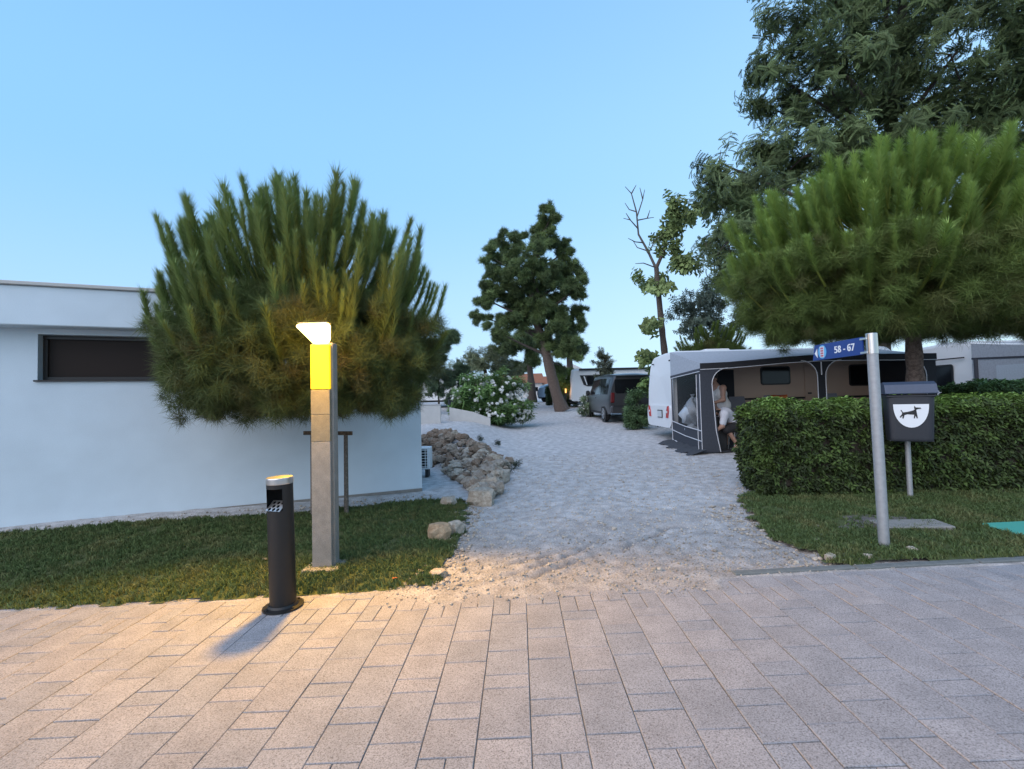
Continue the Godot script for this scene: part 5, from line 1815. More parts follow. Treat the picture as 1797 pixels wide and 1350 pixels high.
	part("end_pillar", MB.new().prism(PackedVector2Array([Vector2(dz - 0.36, lo * 0.9 + 0.02), Vector2(dz, lo + 0.02), Vector2(dz, 1.80), Vector2(dz - 0.20, 1.78), Vector2(dz - 0.20, lo + 0.5)]), 0.012, e), M.awning_dark, a)
	part("end_pillar", MB.new().prism(PackedVector2Array([Vector2(0, 0.02), Vector2(0.10, 0.02), Vector2(0.06, 1.70), Vector2(0, 1.70)]), 0.012, e), M.awning_dark, a)
	part("lower_panel", MB.new().prism(PackedVector2Array([Vector2(0, 0.02), Vector2(dz - 0.36, lo * 0.9 + 0.02), Vector2(dz - 0.2, lo + 0.5), Vector2(0, 0.56)]), 0.010, e), M.awning_dark, a)
	part("window_pane", MB.new().prism(PackedVector2Array([Vector2(0.06, 0.56), Vector2(dz - 0.2, lo + 0.5), Vector2(dz - 0.2, 1.72), Vector2(0.06, 1.68)]), 0.003, Transform3D(e.basis, Vector3(-0.027, 0, 0))), M.clear_plastic, a)
	part("curtain", MB.new().box(Vector3(0.80, 1.05, 0.16), Vector3(1.45, 1.6, 0.02), Basis(Vector3.UP, -0.05)), M.awning_black, a)
	for q in [0.56, 0.33, 0.08]:
		var y2: float = lo + q - 0.06
		pipe.call([Vector3(-0.05, q, 0.0), Vector3(-0.055, lerpf(q, y2, 0.5) - 0.02, dz * 0.5), Vector3(-0.05, y2, dz)], 0.011)
	for z in [0.03, dz - 0.22, dz - 0.02]:
		pipe.call([Vector3(-0.05, 0.05 + lo * z / dz, z), Vector3(-0.055, 0.9, z), Vector3(-0.05, 1.68, z)], 0.009)
	pipe.call([Vector3(-0.05, 1.67, 0.0), Vector3(-0.055, 1.74, dz)], 0.010)
	# right end wall, closed, with an arched seam
	part("right_wall", MB.new().prism(PackedVector2Array([Vector2(0, 0.02), Vector2(dz, 0.02), Vector2(dz, 1.9), Vector2(0, 2.3)]), 0.012, Transform3D(e.basis, Vector3(5.17, 0, 0))), M.awning_black, a)
	# skirt that lies crumpled on the gravel
	var sk := []
	for i in 4:
		var line := PackedVector3Array()
		for k in 13:
			var z := -0.05 + 2.15 * k / 12.0
			var x := -0.02 - 0.13 * i - (0.10 * sin(k * 1.7) + 0.05 * sin(k * 3.1)) * i / 3.0
			var p := Vector3(x, 0, z)
			p.y = land(4.22 + x, 12.35 - z) - g + (0.10 - 0.025 * i) * (1.0 if i < 3 else 0.25) + 0.03 * sin(k * 2.3 + i)
			line.append(p)
		sk.append(line)
	part("ground_flap", MB.new().sheet(sk, Vector3.ZERO, Vector3.UP), M.groundsheet, a)
	# carpet under the awning
	var fl := []
	for i in 6:
		var line := PackedVector3Array()
		for k in 6:
			var p := Vector3(0.0 + 5.1 * i / 5.0, 0, 0.0 + 2.0 * k / 5.0)
			p.y = land(4.22 + p.x, 12.35 - p.z) - g + 0.03
			line.append(p)
		fl.append(line)
	var fs := part("awning_carpet", MB.new().sheet(fl, Vector3.ZERO, Vector3.UP), M.groundsheet)
	fs.position = a.position
	tag(fs, "dark carpet spread over the ground inside the awning", "carpet")
	# sacks hanging behind the clear window
	var sx := thing("plastic_sack", "pale translucent plastic sacks piled behind the awning's end window", "sack", Vector3(4.50, land(4.5, 11.6), -11.6))
	var k_bag := 0
	for prof in [[[0.0, 0.03], [0.06, 0.24], [0.22, 0.30], [0.42, 0.28], [0.56, 0.18], [0.64, 0.05]], [[0.54, 0.04], [0.62, 0.20], [0.80, 0.28], [0.98, 0.24], [1.10, 0.13], [1.18, 0.06]]]:
		var rows2 := []
		for q in prof:
			var line := PackedVector3Array()
			for k in 21:
				var an := TAU * k / 20
				var rr: float = q[1] * (1.0 + 0.75 * noise.get_noise_3d(cos(an) * 1.3 + k_bag * 4.0, q[0] * 4.0, sin(an) * 1.3))
				line.append(Vector3(cos(an) * rr - 0.10 * k_bag, q[0] + 0.04 * sin(an * 3.0), sin(an) * rr * 1.2 + 0.12 * k_bag))
			rows2.append(line)
		part("bag", MB.new().sheet(rows2, Vector3(-0.1 * k_bag, 0.3 + 0.55 * k_bag, 0.12 * k_bag)), M.sack, sx)
		k_bag += 1
	part("knot", MB.new().lathe([Vector2(0.03, 0), Vector2(0.05, 0.04), Vector2(0.02, 0.08), Vector2(0.06, 0.14)], Vector3(-0.1, 1.14, 0.12), 10), M.sack, sx)
	# folding chairs and a low shelf along the caravan's side
	for q in [[5.85, -11.75, 0.3, "folded grey camping chair standing beside the caravan wall in the awning"], [6.5, -11.6, -0.4, "grey camping chair with orange towel beyond the hedge"], [7.9, -11.4, 0.1, "grey camping chair deep in the awning behind the middle pillar"]]:
		var ch := thing("camping_chair", q[3], "chair", Vector3(q[0], land(q[0], -q[1]) + 0.03, q[1]), q[2], "camping chairs in the awning")
		part("seat", MB.new().box(Vector3(0, 0.45, 0), Vector3(0.48, 0.03, 0.44), Basis(), 0.01), M.chair_grey, ch)
		part("backrest", MB.new().box(Vector3(0, 0.80, -0.26), Vector3(0.48, 0.66, 0.03), Basis(Vector3.RIGHT, -0.22), 0.01), M.chair_grey, ch)
		for s in [-1.0, 1.0]:
			part("leg", MB.new().tube([Vector3(s * 0.24, 0.0, 0.24), Vector3(s * 0.24, 0.62, -0.16)], [0.012, 0.012], 6), M.galvanised, ch)
			part("leg", MB.new().tube([Vector3(s * 0.24, 0.0, -0.24), Vector3(s * 0.24, 0.62, 0.2)], [0.012, 0.012], 6), M.galvanised, ch)
			part("armrest", MB.new().box(Vector3(s * 0.25, 0.63, 0.0), Vector3(0.04, 0.025, 0.42), Basis(), 0.008), M.black_trim, ch)
	var tw := thing("orange_towel", "orange red towel hung over a chair just above the hedge", "towel", Vector3(6.42, land(6.4, 11.4) + 0.84, -11.33), -0.4)
	var tr := []
	for i in 7:
		var line := PackedVector3Array()
		for k in 5:
			line.append(Vector3(-0.18 + 0.09 * k, 0.32 - absf(i - 3.0) * 0.14 + 0.01 * sin(k * 2.0), (i - 3.0) * 0.035 + 0.012 * sin(k * 3.0 + i)))
		tr.append(line)
	part("cloth", MB.new().sheet(tr, Vector3(0, -1, 0)), M.orange, tw)
	# barbecue on its dark cabinet at the awning's front corner
	var bq := thing("barbecue", "black barbecue with open bowl on a dark cabinet at the awning corner", "barbecue", Vector3(4.62, land(4.62, 10.72), -10.72))
	part("cabinet", MB.new().box(Vector3(0, 0.40, 0), Vector3(0.34, 0.76, 0.34), Basis(), 0.02), M.black_trim, bq)
	for sx2 in [-1.0, 1.0]:
		for sz in [-1.0, 1.0]:
			part("foot", MB.new().box(Vector3(sx2 * 0.14, 0.015, sz * 0.14), Vector3(0.05, 0.03, 0.05)), M.black_trim, bq)
	part("shelf", MB.new().box(Vector3(0.02, 0.785, 0), Vector3(0.52, 0.02, 0.36), Basis(), 0.004), M.chair_grey, bq)
	part("bowl", MB.new().lathe([Vector2(0, 0.80), Vector2(0.12, 0.80), Vector2(0.20, 0.86), Vector2(0.225, 0.93), Vector2(0.21, 0.935), Vector2(0.18, 0.87), Vector2(0, 0.84)], Vector3.ZERO, 24), M.black_metal, bq)
	part("grid", MB.new().lathe([Vector2(0, 0.912), Vector2(0.20, 0.912), Vector2(0.20, 0.918), Vector2(0, 0.918)], Vector3.ZERO, 20), M.chair_grey, bq)
	part("handle", MB.new().tube([Vector3(0.2, 0.9, 0.1), Vector3(0.27, 0.92, 0.1), Vector3(0.27, 0.92, -0.1), Vector3(0.2, 0.9, -0.1)], [0.01, 0.01, 0.01, 0.01], 6), M.steel, bq)


# ---------------------------------------------------------------- motor vehicles
# stations along z: [z, bottom half width, belt half width, roof half width, bottom y, belt y, roof y, roof rounding]
func ring_of(s: Array) -> PackedVector2Array:
	var p := PackedVector2Array()
	var half := [Vector2(s[1], s[4]), Vector2(s[1] + 0.02, s[4] + 0.12), Vector2(s[2], lerpf(s[4], s[5], 0.55)), Vector2(s[2] - 0.005, s[5]), Vector2(lerpf(s[2], s[3], 0.5), lerpf(s[5], s[6], 0.48)), Vector2(s[3], s[6] - s[7]), Vector2(s[3] - s[7] * 0.35, s[6] - s[7] * 0.3), Vector2(s[3] - s[7] * 1.1, s[6] - 0.01), Vector2(s[3] * 0.4, s[6] + 0.015)]
	for q in half:
		p.append(Vector2(-q.x, q.y))
	p.append(Vector2(0, s[6] + 0.02))
	for k in half.size():
		var q: Vector2 = half[half.size() - 1 - k]
		p.append(q)
	return p


func loft(stations: Array) -> MB:
	var m := MB.new()
	var rows := []
	for s in stations:
		var line := PackedVector3Array()
		for q in ring_of(s):
			line.append(Vector3(q.x, q.y, s[0]))
		rows.append(line)
	m.sheet(rows, Vector3(0, 0.8, (stations[0][0] + stations[-1][0]) * 0.5))
	for e in [0, rows.size() - 1]:
		var c := Vector3(0, (rows[e][0].y + rows[e][9].y) * 0.5, rows[e][0].z)
		var o := Vector3(0, 0, signf(rows[e][0].z - rows[rows.size() / 2][0].z))
		for k in rows[e].size():
			m.flat(c, rows[e][k], rows[e][(k + 1) % rows[e].size()], o)
	return m


# patch lying on the loft between two z values and two ring indices (fractional), lifted outwards
func on_loft(stations: Array, z0: float, z1: float, i0: float, i1: float, lift: float, slant := 0.0) -> MB:
	var rows := []
	for a in 7:
		var line := PackedVector3Array()
		for b in 5:
			var t := lerpf(i0, i1, b / 4.0)
			var z := lerpf(z0, z1, a / 6.0) + slant * (b / 4.0)
			var k := 0
			while k < stations.size() - 2 and (stations[k + 1][0] - z) * (stations[1][0] - stations[0][0]) < 0.0:
				k += 1
			var f := clampf((z - stations[k][0]) / (stations[k + 1][0] - stations[k][0]), 0, 1)
			var r0 := ring_of(stations[k])
			var r1 := ring_of(stations[k + 1])
			var j := mini(int(t), r0.size() - 2)
			var q: Vector2 = r0[j].lerp(r0[j + 1], t - j).lerp(r1[j].lerp(r1[j + 1], t - j), f)
			var out := Vector2(q.x, (q.y - 1.0) * 0.6).normalized()
			q += out * lift
			line.append(Vector3(q.x, q.y, z))
		rows.append(line)
	return MB.new().sheet(rows, Vector3(0, 0.8, (z0 + z1) * 0.5))


func build_vehicles() -> void:
	# dark people carrier seen from behind, origin under its rear left corner's middle
	var v := thing("dark_van", "dark grey people carrier van parked nose away beside the lane", "van", Vector3(4.72, land(4.7, 19.0), -18.45), 0.05)
	v.rotation.x = 0.02
	var st := [[0.0, 0.84, 0.90, 0.70, 0.42, 1.05, 1.86, 0.16], [-0.10, 0.88, 0.945, 0.77, 0.34, 1.05, 1.90, 0.15], [-0.6, 0.90, 0.955, 0.80, 0.30, 1.05, 1.93, 0.14], [-1.8, 0.90, 0.96, 0.81, 0.28, 1.04, 1.94, 0.14], [-3.2, 0.90, 0.955, 0.79, 0.28, 1.03, 1.90, 0.14], [-3.75, 0.89, 0.94, 0.70, 0.28, 1.02, 1.62, 0.16], [-4.2, 0.86, 0.90, 0.72, 0.30, 1.0, 1.18, 0.12], [-4.85, 0.74, 0.76, 0.6, 0.36, 0.8, 0.98, 0.10]]
	part("body", loft(st), M.car_paint, v)
	for s in [0, 1]:
		var f := func(z0: float, z1: float, a: float, b: float, lift: float, sl: float) -> MB:
			return on_loft(st, z0, z1, a if s == 0 else 18.0 - a, b if s == 0 else 18.0 - b, lift, sl)
		part("side_window", f.call(-0.28, -1.25, 3.15, 4.85, 0.012, -0.02), M.dark_glass, v)
		part("side_window", f.call(-1.34, -2.35, 3.15, 4.85, 0.012, -0.02), M.dark_glass, v)
		part("front_window", f.call(-2.45, -3.45, 3.15, 4.8, 0.012, 0.25), M.dark_glass, v)
		part("sill_trim", f.call(-0.9, -3.3, 0.2, 0.95, 0.015, 0.0), M.black_trim, v)
		var sx := -1.0 if s == 0 else 1.0
		wheel(v, Vector3(sx * 0.84, 0.33, -0.95), 0.335, 0.22, Vector3(sx, 0, 0))
		wheel(v, Vector3(sx * 0.84, 0.33, -3.95), 0.335, 0.22, Vector3(sx, 0, 0))
		part("wheel_arch", MB.new().lathe([Vector2(0.0, 0), Vector2(0.40, 0), Vector2(0.40, 0.01), Vector2(0, 0.01)], Vector3(sx * 0.935, 0.36, -0.95), 20, along(Vector3(sx, 0, 0), 0.0)), M.black_trim, v)
		part("wheel_arch", MB.new().lathe([Vector2(0.0, 0), Vector2(0.40, 0), Vector2(0.40, 0.01), Vector2(0, 0.01)], Vector3(sx * 0.925, 0.36, -3.95), 20, along(Vector3(sx, 0, 0), 0.0)), M.black_trim, v)
		part("mirror", MB.new().box(Vector3(sx * 1.06, 1.16, -3.35), Vector3(0.18, 0.22, 0.10), Basis(), 0.04), M.black_trim, v)
		part("tail_light", MB.new().box(Vector3(sx * 0.80, 0.98, 0.0), Vector3(0.16, 0.40, 0.06), Basis(Vector3.BACK, sx * 0.06), 0.025), M.dark_lens, v)
		part("door_handle", MB.new().box(Vector3(sx * 0.965, 0.96, -2.3), Vector3(0.03, 0.035, 0.2), Basis(), 0.01), M.car_paint, v)
	var rw := part("rear_window", MB.new().prism(rounded(-0.70, 1.12, 0.70, 1.74, 0.10), 0.02, Transform3D(Basis(Vector3.RIGHT, -0.03), Vector3(0, 0.03, 0.03))), M.dark_glass, v)
	part("wiper", MB.new().box(Vector3(-0.1, 1.18, 0.085), Vector3(0.5, 0.02, 0.015), Basis(Vector3.BACK, 0.12)), M.black_trim, rw)
	part("spoiler", MB.new().box(Vector3(0, 1.84, 0.04), Vector3(1.36, 0.05, 0.16), Basis(Vector3.RIGHT, 0.1), 0.02), M.car_paint, v)
	part("rear_bumper", MB.new().box(Vector3(0, 0.52, 0.03), Vector3(1.80, 0.30, 0.18), Basis(), 0.06), M.car_paint, v)
	part("bumper_strip", MB.new().box(Vector3(0, 0.66, 0.115), Vector3(1.6, 0.035, 0.02)), M.black_trim, v)
	var np := part("plate_holder", MB.new().box(Vector3(0, 0.86, 0.04), Vector3(0.60, 0.17, 0.03), Basis(), 0.01), M.black_trim, v)
	part("number_plate", MB.new().box(Vector3(0, 0.50, 0.125), Vector3(0.52, 0.11, 0.012)), M.plate, np)
	# blue car far down the lane
	var c := thing("blue_car", "blue grey car parked across the far end of the lane", "car", Vector3(2.35, land(2.4, 37.0), -37.2), -1.15)
	var cs := [[0.0, 0.72, 0.80, 0.56, 0.40, 0.82, 1.14, 0.10], [-0.15, 0.80, 0.87, 0.62, 0.30, 0.86, 1.32, 0.12], [-0.7, 0.82, 0.89, 0.66, 0.26, 0.88, 1.46, 0.13], [-1.7, 0.82, 0.89, 0.67, 0.24, 0.88, 1.50, 0.13], [-2.5, 0.82, 0.89, 0.64, 0.24, 0.87, 1.40, 0.13], [-3.15, 0.82, 0.88, 0.66, 0.24, 0.84, 0.98, 0.10], [-3.9, 0.78, 0.84, 0.62, 0.26, 0.76, 0.88, 0.10], [-4.15, 0.68, 0.74, 0.5, 0.34, 0.62, 0.74, 0.08]]
	part("body", loft(cs), M.blue_paint, c)
	for s in [0, 1]:
		var sx := -1.0 if s == 0 else 1.0
		var f2 := func(z0: float, z1: float, sl: float) -> MB:
			return on_loft(cs, z0, z1, 3.15 if s == 0 else 14.85, 4.85 if s == 0 else 13.15, 0.012, sl)
		part("side_window", f2.call(-0.5, -1.5, -0.05), M.dark_glass, c)
		part("side_window", f2.call(-1.6, -2.7, 0.25), M.dark_glass, c)
		wheel(c, Vector3(sx * 0.80, 0.31, -0.75), 0.31, 0.2, Vector3(sx, 0, 0))
		wheel(c, Vector3(sx * 0.80, 0.31, -3.3), 0.31, 0.2, Vector3(sx, 0, 0))
		for z in [-0.75, -3.3]:
			part("wheel_arch", MB.new().lathe([Vector2(0, 0), Vector2(0.37, 0), Vector2(0.37, 0.01), Vector2(0, 0.01)], Vector3(sx * 0.868, 0.33, z), 18, along(Vector3(sx, 0, 0), 0.0)), M.black_trim, c)
		part("headlight", MB.new().box(Vector3(sx * 0.62, 0.66, -4.08), Vector3(0.26, 0.12, 0.08), Basis(), 0.03), M.plate, c)
	part("windscreen", on_loft(cs, -2.55, -3.1, 5.6, 12.4, 0.01), M.dark_glass, c)
	part("rear_screen", on_loft(cs, -0.14, -0.6, 5.6, 12.4, 0.01), M.dark_glass, c)
	part("front_bumper", MB.new().box(Vector3(0, 0.42, -4.14), Vector3(1.4, 0.22, 0.12), Basis(), 0.04), M.black_trim, c)
	# white motor caravan behind the dark van
	var g := land(4.5, 30.0)
	var h := thing("motor_caravan", "white caravan with a black wedge window parked behind the dark van", "caravan", Vector3(3.72, g - 0.05, -29.5), 0.04)
	part("body", caravan_shell(6.5, 2.3, 0.45, 2.48, 0.22, 0.22), M.white_gloss, h)
	part("roof_awning_case", MB.new().box(Vector3(3.4, 2.42, 0.09), Vector3(5.8, 0.13, 0.15), Basis(), 0.03), M.black_trim, h)
	var sw := part("wedge_window", MB.new().prism(PackedVector2Array([Vector2(0.55, 2.06), Vector2(2.1, 2.06), Vector2(2.1, 1.36), Vector2(1.0, 1.36), Vector2(0.78, 1.46)]), 0.02, Transform3D(Basis(), Vector3(0, 0, 0.02))), M.frame_black, h)
	part("pane", MB.new().prism(rounded(1.0, 1.46, 2.05, 2.0, 0.08), 0.01, Transform3D(Basis(), Vector3(0, 0, 0.042))), M.dark_glass, sw)
	part("stripe", MB.new().prism(PackedVector2Array([Vector2(0.78, 2.0), Vector2(0.86, 2.0), Vector2(1.02, 1.46), Vector2(0.98, 1.42)]), 0.008, Transform3D(Basis(), Vector3(0, 0, 0.041))), M.white_matt, sw)
	side_window(h, 3.6, 1.4, 4.7, 2.0, 0.02)
	part("locker_door", MB.new().prism(rounded(0.5, 0.62, 1.75, 1.22, 0.05), 0.012, Transform3D(Basis(), Vector3(0, 0, 0.022))), M.white_matt, h)
	part("underbody", MB.new().box(Vector3(3.2, 0.40, -1.1), Vector3(5.8, 0.12, 2.0)), M.black_trim, h)
	wheel(h, Vector3(3.4, 0.32, -0.1), 0.32, 0.2, Vector3.BACK)
	# white caravan at the left, mostly hidden
	var g3 := land(-4.8, 27.0)
	var l := thing("white_caravan", "white caravan on the left seen past the house corner behind sapling", "caravan", Vector3(-6.6, g3, -26.5))
	part("body", caravan_shell(4.3, 2.2, 0.42, 2.15, 0.2, 0.12), M.white_gloss, l)
	side_window(l, 1.7, 1.2, 2.3, 1.75, 0.02)
	side_window(l, 2.9, 1.2, 3.6, 1.75, 0.02)
	part("underbody", MB.new().box(Vector3(2.1, 0.38, -1.1), Vector3(3.9, 0.12, 1.9)), M.black_trim, l)
	wheel(l, Vector3(3.3, 0.32, -0.1), 0.32, 0.2, Vector3.BACK)
	var tb := thing("storage_box", "dark square box standing beside the white caravan and sapling", "box", Vector3(-2.75, land(-2.75, 23.5), -23.5))
	part("case", MB.new().box(Vector3(0, 0.33, 0), Vector3(0.85, 0.62, 0.6), Basis(), 0.04), M.bin_plastic, tb)
	part("lid", MB.new().box(Vector3(0, 0.66, 0), Vector3(0.9, 0.06, 0.65), Basis(), 0.02), M.black_trim, tb)


func gable_house(label: String, at: Vector3, w: float, d: float, h: float, roof_h: float, wall: Material, roof: Material, turn: float, chimney: bool) -> void:
	var o := thing("house", label, "house", at, turn)
	part("wall", MB.new().prism(PackedVector2Array([Vector2(-w * 0.5, 0), Vector2(w * 0.5, 0), Vector2(w * 0.5, h), Vector2(-w * 0.5, h)]), -d), wall, o)
	var rf := MB.new()
	var a := [Vector3(-w * 0.5 - 0.4, h, 0.4), Vector3(w * 0.5 + 0.4, h, 0.4), Vector3(w * 0.5 + 0.2, h + roof_h, -d * 0.5), Vector3(-w * 0.5 - 0.2, h + roof_h, -d * 0.5), Vector3(-w * 0.5 - 0.4, h, -d - 0.4), Vector3(w * 0.5 + 0.4, h, -d - 0.4)]
	rf.quad(a[0], a[1], a[2], a[3], Vector3(0, 1, 1))
	rf.quad(a[4], a[5], a[2], a[3], Vector3(0, 1, -1))
	rf.flat(a[0], a[3], a[4], Vector3.LEFT)
	rf.flat(a[1], a[2], a[5], Vector3.RIGHT)
	rf.quad(a[0], a[1], a[5], a[4], Vector3.DOWN)
	var r := part("roof", rf, roof, o)
	if chimney:
		part("chimney", MB.new().box(Vector3(-w * 0.2, h + roof_h, -d * 0.4), Vector3(0.6, 1.2, 0.6)), wall, r)
	var n := int(w / 1.7)
	for i in n:
		var x := -w * 0.5 + (i + 0.5) * w / n
		var f := part("window", MB.new().box(Vector3(x, h * 0.58, 0.02), Vector3(0.85, h * 0.34, 0.06)), M.white_matt, o)
		part("pane", MB.new().box(Vector3(x, h * 0.58, 0.055), Vector3(0.7, h * 0.30, 0.02)), M.dark_glass, f)


func build_far_things() -> void:
	gable_house("house with orange tiled roof seen left of the slim pine trunk", Vector3(1.2, 1.8, -62.0), 5.6, 6.0, 1.9, 1.45, M.house_wall, M.roof_tile, 0.0, true)
	gable_house("pinkish house with orange roof between the two pine trunks", Vector3(4.2, 1.8, -70.0), 4.2, 6.0, 2.0, 1.3, M.house_pink, M.roof_tile, 0.1, false)
	gable_house("white gabled house directly behind the leaning pine trunk", Vector3(4.7, 1.8, -55.0), 2.6, 4.0, 2.6, 1.2, M.house_wall, M.coping, -1.5, false)
	gable_house("low white house on the skyline above the dark van", Vector3(20.0, 1.8, -75.0), 7.0, 6.0, 2.4, 1.2, M.house_wall, M.roof_tile, 0.0, true)
	# low white walls beside the lane on the left
	var w1 := thing("low_wall", "low white rendered wall with a step running behind the rubble bank", "wall", Vector3(-2.5, land(-2.5, 17.0), -17.0))
	part("wall_run", MB.new().box(Vector3(-1.25, 0.28, 0.0), Vector3(2.3, 0.76, 0.2), Basis(Vector3.UP, 0.05), 0.012), M.low_wall, w1)
	part("coping", MB.new().box(Vector3(-1.25, 0.67, 0.0), Vector3(2.34, 0.03, 0.24), Basis(Vector3.UP, 0.05), 0.006), M.coping, w1)
	var w2 := thing("low_wall", "short low white wall sloping down into the flowering oleander", "wall", Vector3(-1.6, land(-1.6, 17.6), -17.7))
	part("wall_run", MB.new().prism(PackedVector2Array([Vector2(-0.78, -0.2), Vector2(0.75, -0.2), Vector2(0.75, 0.10), Vector2(0.1, 0.36), Vector2(-0.78, 0.55)]), -0.2), M.low_wall, w2)
	# street lamp half hidden by the tall pine
	var s := thing("street_lamp", "grey street lamp with curved white head behind the tall pine", "street lamp", Vector3(2.72, land(2.7, 31.0), -31.0))
	part("pole", MB.new().tube([Vector3.ZERO, Vector3(0, 5.6, 0), Vector3(-0.02, 6.0, 0)], [0.07, 0.05, 0.045], 8), M.galvanised, s)
	part("head", MB.new().tube([Vector3(-0.85, 5.92, 0), Vector3(-0.5, 6.06, 0), Vector3(0.02, 6.0, 0)], [0.06, 0.09, 0.05], 8), M.white_matt, s)
	# tiny lit bollard by the motor caravan
	var bp := Vector3(3.42, land(3.4, 30.0), -30.0)
	var b := thing("bollard_light", "tiny lit bollard light glowing between the pine and white caravan", "bollard light", bp)
	part("post", MB.new().tube([Vector3.ZERO, Vector3(0, 0.95, 0)], [0.05, 0.05], 8), M.black_metal, b)
	part("lamp_glass", MB.new().lathe([Vector2(0.04, 0.95), Vector2(0.05, 1.0), Vector2(0.045, 1.22), Vector2(0, 1.23)], Vector3.ZERO, 10), M.bollard_glow, b)
	part("cap", MB.new().lathe([Vector2(0.07, 1.24), Vector2(0.06, 1.26), Vector2(0, 1.28)], Vector3.ZERO, 10), M.black_metal, b)
	var l := OmniLight3D.new()
	l.name = "bollard_lamp"
	l.light_color = Color(1.0, 0.7, 0.36)
	l.light_energy = 0.12
	l.light_size = 0.05
	l.omni_range = 12.0
	l.omni_attenuation = 2.0
	l.shadow_enabled = true
	b.add_child(l)
	l.position = Vector3(0, 1.1, 0)
	# parked white cars glimpsed far off
	for q in [[0.9, -52.0, 0.4, "white car glimpsed far off in front of the orange roofed house"], [-0.6, -50.0, -0.2, "second white car glimpsed far off beside the oleander's top"]]:
		var c := thing("far_car", q[3], "car", Vector3(q[0], 1.66, q[1]), q[2] + PI / 2)
		var cs := [[0.0, 0.72, 0.80, 0.56, 0.40, 0.82, 1.14, 0.10], [-0.7, 0.82, 0.89, 0.66, 0.26, 0.88, 1.46, 0.13], [-2.5, 0.82, 0.89, 0.64, 0.24, 0.87, 1.40, 0.13], [-3.15, 0.82, 0.88, 0.66, 0.24, 0.84, 0.98, 0.10], [-4.1, 0.68, 0.74, 0.5, 0.34, 0.62, 0.74, 0.08]]
		part("body", loft(cs), M.white_gloss, c)
		part("side_window", on_loft(cs, -0.6, -2.6, 3.2, 4.8, 0.012), M.dark_glass, c)
		part("side_window", on_loft(cs, -0.6, -2.6, 14.8, 13.2, 0.012), M.dark_glass, c)
		for sx in [-1.0, 1.0]:
			for z in [-0.75, -3.3]:
				wheel(c, Vector3(sx * 0.80, 0.31, z), 0.31, 0.2, Vector3(sx, 0, 0))


# ---------------------------------------------------------------- people
# bones: [from, to, radius, radius]; joined with a smooth minimum and meshed as surface nets
func figure(bones: Array, cell: float, blend: float) -> MB:
	var lo := Vector3.INF
	var hi := -Vector3.INF
	for b in bones:
		var r: float = maxf(b[2], b[3]) + cell * 3.0
		for p in [b[0], b[1]]:
			lo = lo.min(p - Vector3.ONE * r)
			hi = hi.max(p + Vector3.ONE * r)
	var n := Vector3i(((hi - lo) / cell).ceil()) + Vector3i.ONE
	var f := PackedFloat32Array()
	f.resize(n.x * n.y * n.z)
	f.fill(1e3)
	for b in bones:
		var a: Vector3 = b[0]
		var d: Vector3 = b[1] - b[0]
		var ll := maxf(d.length_squared(), 1e-8)
		var reach: float = maxf(b[2], b[3]) + blend + cell * 2.0
		var i0 := Vector3i(((a.min(b[1]) - Vector3.ONE * reach - lo) / cell).floor()).clamp(Vector3i.ZERO, n - Vector3i.ONE)
		var i1 := Vector3i(((a.max(b[1]) + Vector3.ONE * reach - lo) / cell).ceil()).clamp(Vector3i.ZERO, n - Vector3i.ONE)
		for z in range(i0.z, i1.z + 1):
			for y in range(i0.y, i1.y + 1):
				var row := (z * n.y + y) * n.x
				for x in range(i0.x, i1.x + 1):
					var p := lo + Vector3(x, y, z) * cell - a
					var t := clampf(p.dot(d) / ll, 0.0, 1.0)
					var s: float = (p - d * t).length() - lerpf(b[2], b[3], t)
					var o := f[row + x]
					if o > 100.0:
						f[row + x] = s
					else:
						var h := maxf(blend - absf(o - s), 0.0) / blend
						f[row + x] = minf(o, s) - h * h * blend * 0.25
	# surface nets
	var m := MB.new()
	var at := {}
	var sx := 1
	var sy := n.x
	var sz := n.x * n.y
	var corner := [0, sx, sy, sx + sy, sz, sz + sx, sz + sy, sz + sx + sy]
	var edges := [[0, 1], [2, 3], [4, 5], [6, 7], [0, 2], [1, 3], [4, 6], [5, 7], [0, 4], [1, 5], [2, 6], [3, 7]]
	for z in n.z - 1:
		for y in n.y - 1:
			var row := (z * n.y + y) * n.x
			for x in n.x - 1:
				var i := row + x
				if f[i] > cell * 3.0 or f[i] < -cell * 3.0:
					continue
				var inside := 0
				for k in 8:
					if f[i + corner[k]] < 0.0:
						inside += 1
				if inside == 0 or inside == 8:
					continue
				var sum := Vector3.ZERO
				var c := 0
				for e in edges:
					var fa := f[i + corner[e[0]]]
					var fb := f[i + corner[e[1]]]
					if (fa < 0.0) != (fb < 0.0):
						var t := fa / (fa - fb)
						var pa := Vector3(e[0] & 1, (e[0] >> 1) & 1, e[0] >> 2)
						var pb := Vector3(e[1] & 1, (e[1] >> 1) & 1, e[1] >> 2)
						sum += pa.lerp(pb, t)
						c += 1
				at[i] = [lo + (Vector3(x, y, z) + sum / c) * cell, Vector3(f[i + sx] - f[i], f[i + sy] - f[i], f[i + sz] - f[i]).normalized()]
	for i in at:
		for ax in 3:
			var st: int = [sx, sy, sz][ax]
			var u: int = [sy, sz, sx][ax]
			var w: int = [sz, sx, sy][ax]
			if (f[i] < 0.0) == (f[i + st] < 0.0):
				continue
			if not (at.has(i - u) and at.has(i - w) and at.has(i - u - w)):
				continue
			var q0: Array = at[i]
			var q1: Array = at[i - u]
			var q2: Array = at[i - u - w]
			var q3: Array = at[i - w]
			m.tri(q0[0], q1[0], q2[0], q0[1], q1[1], q2[1])
			m.tri(q0[0], q2[0], q3[0], q0[1], q2[1], q3[1])
	return m


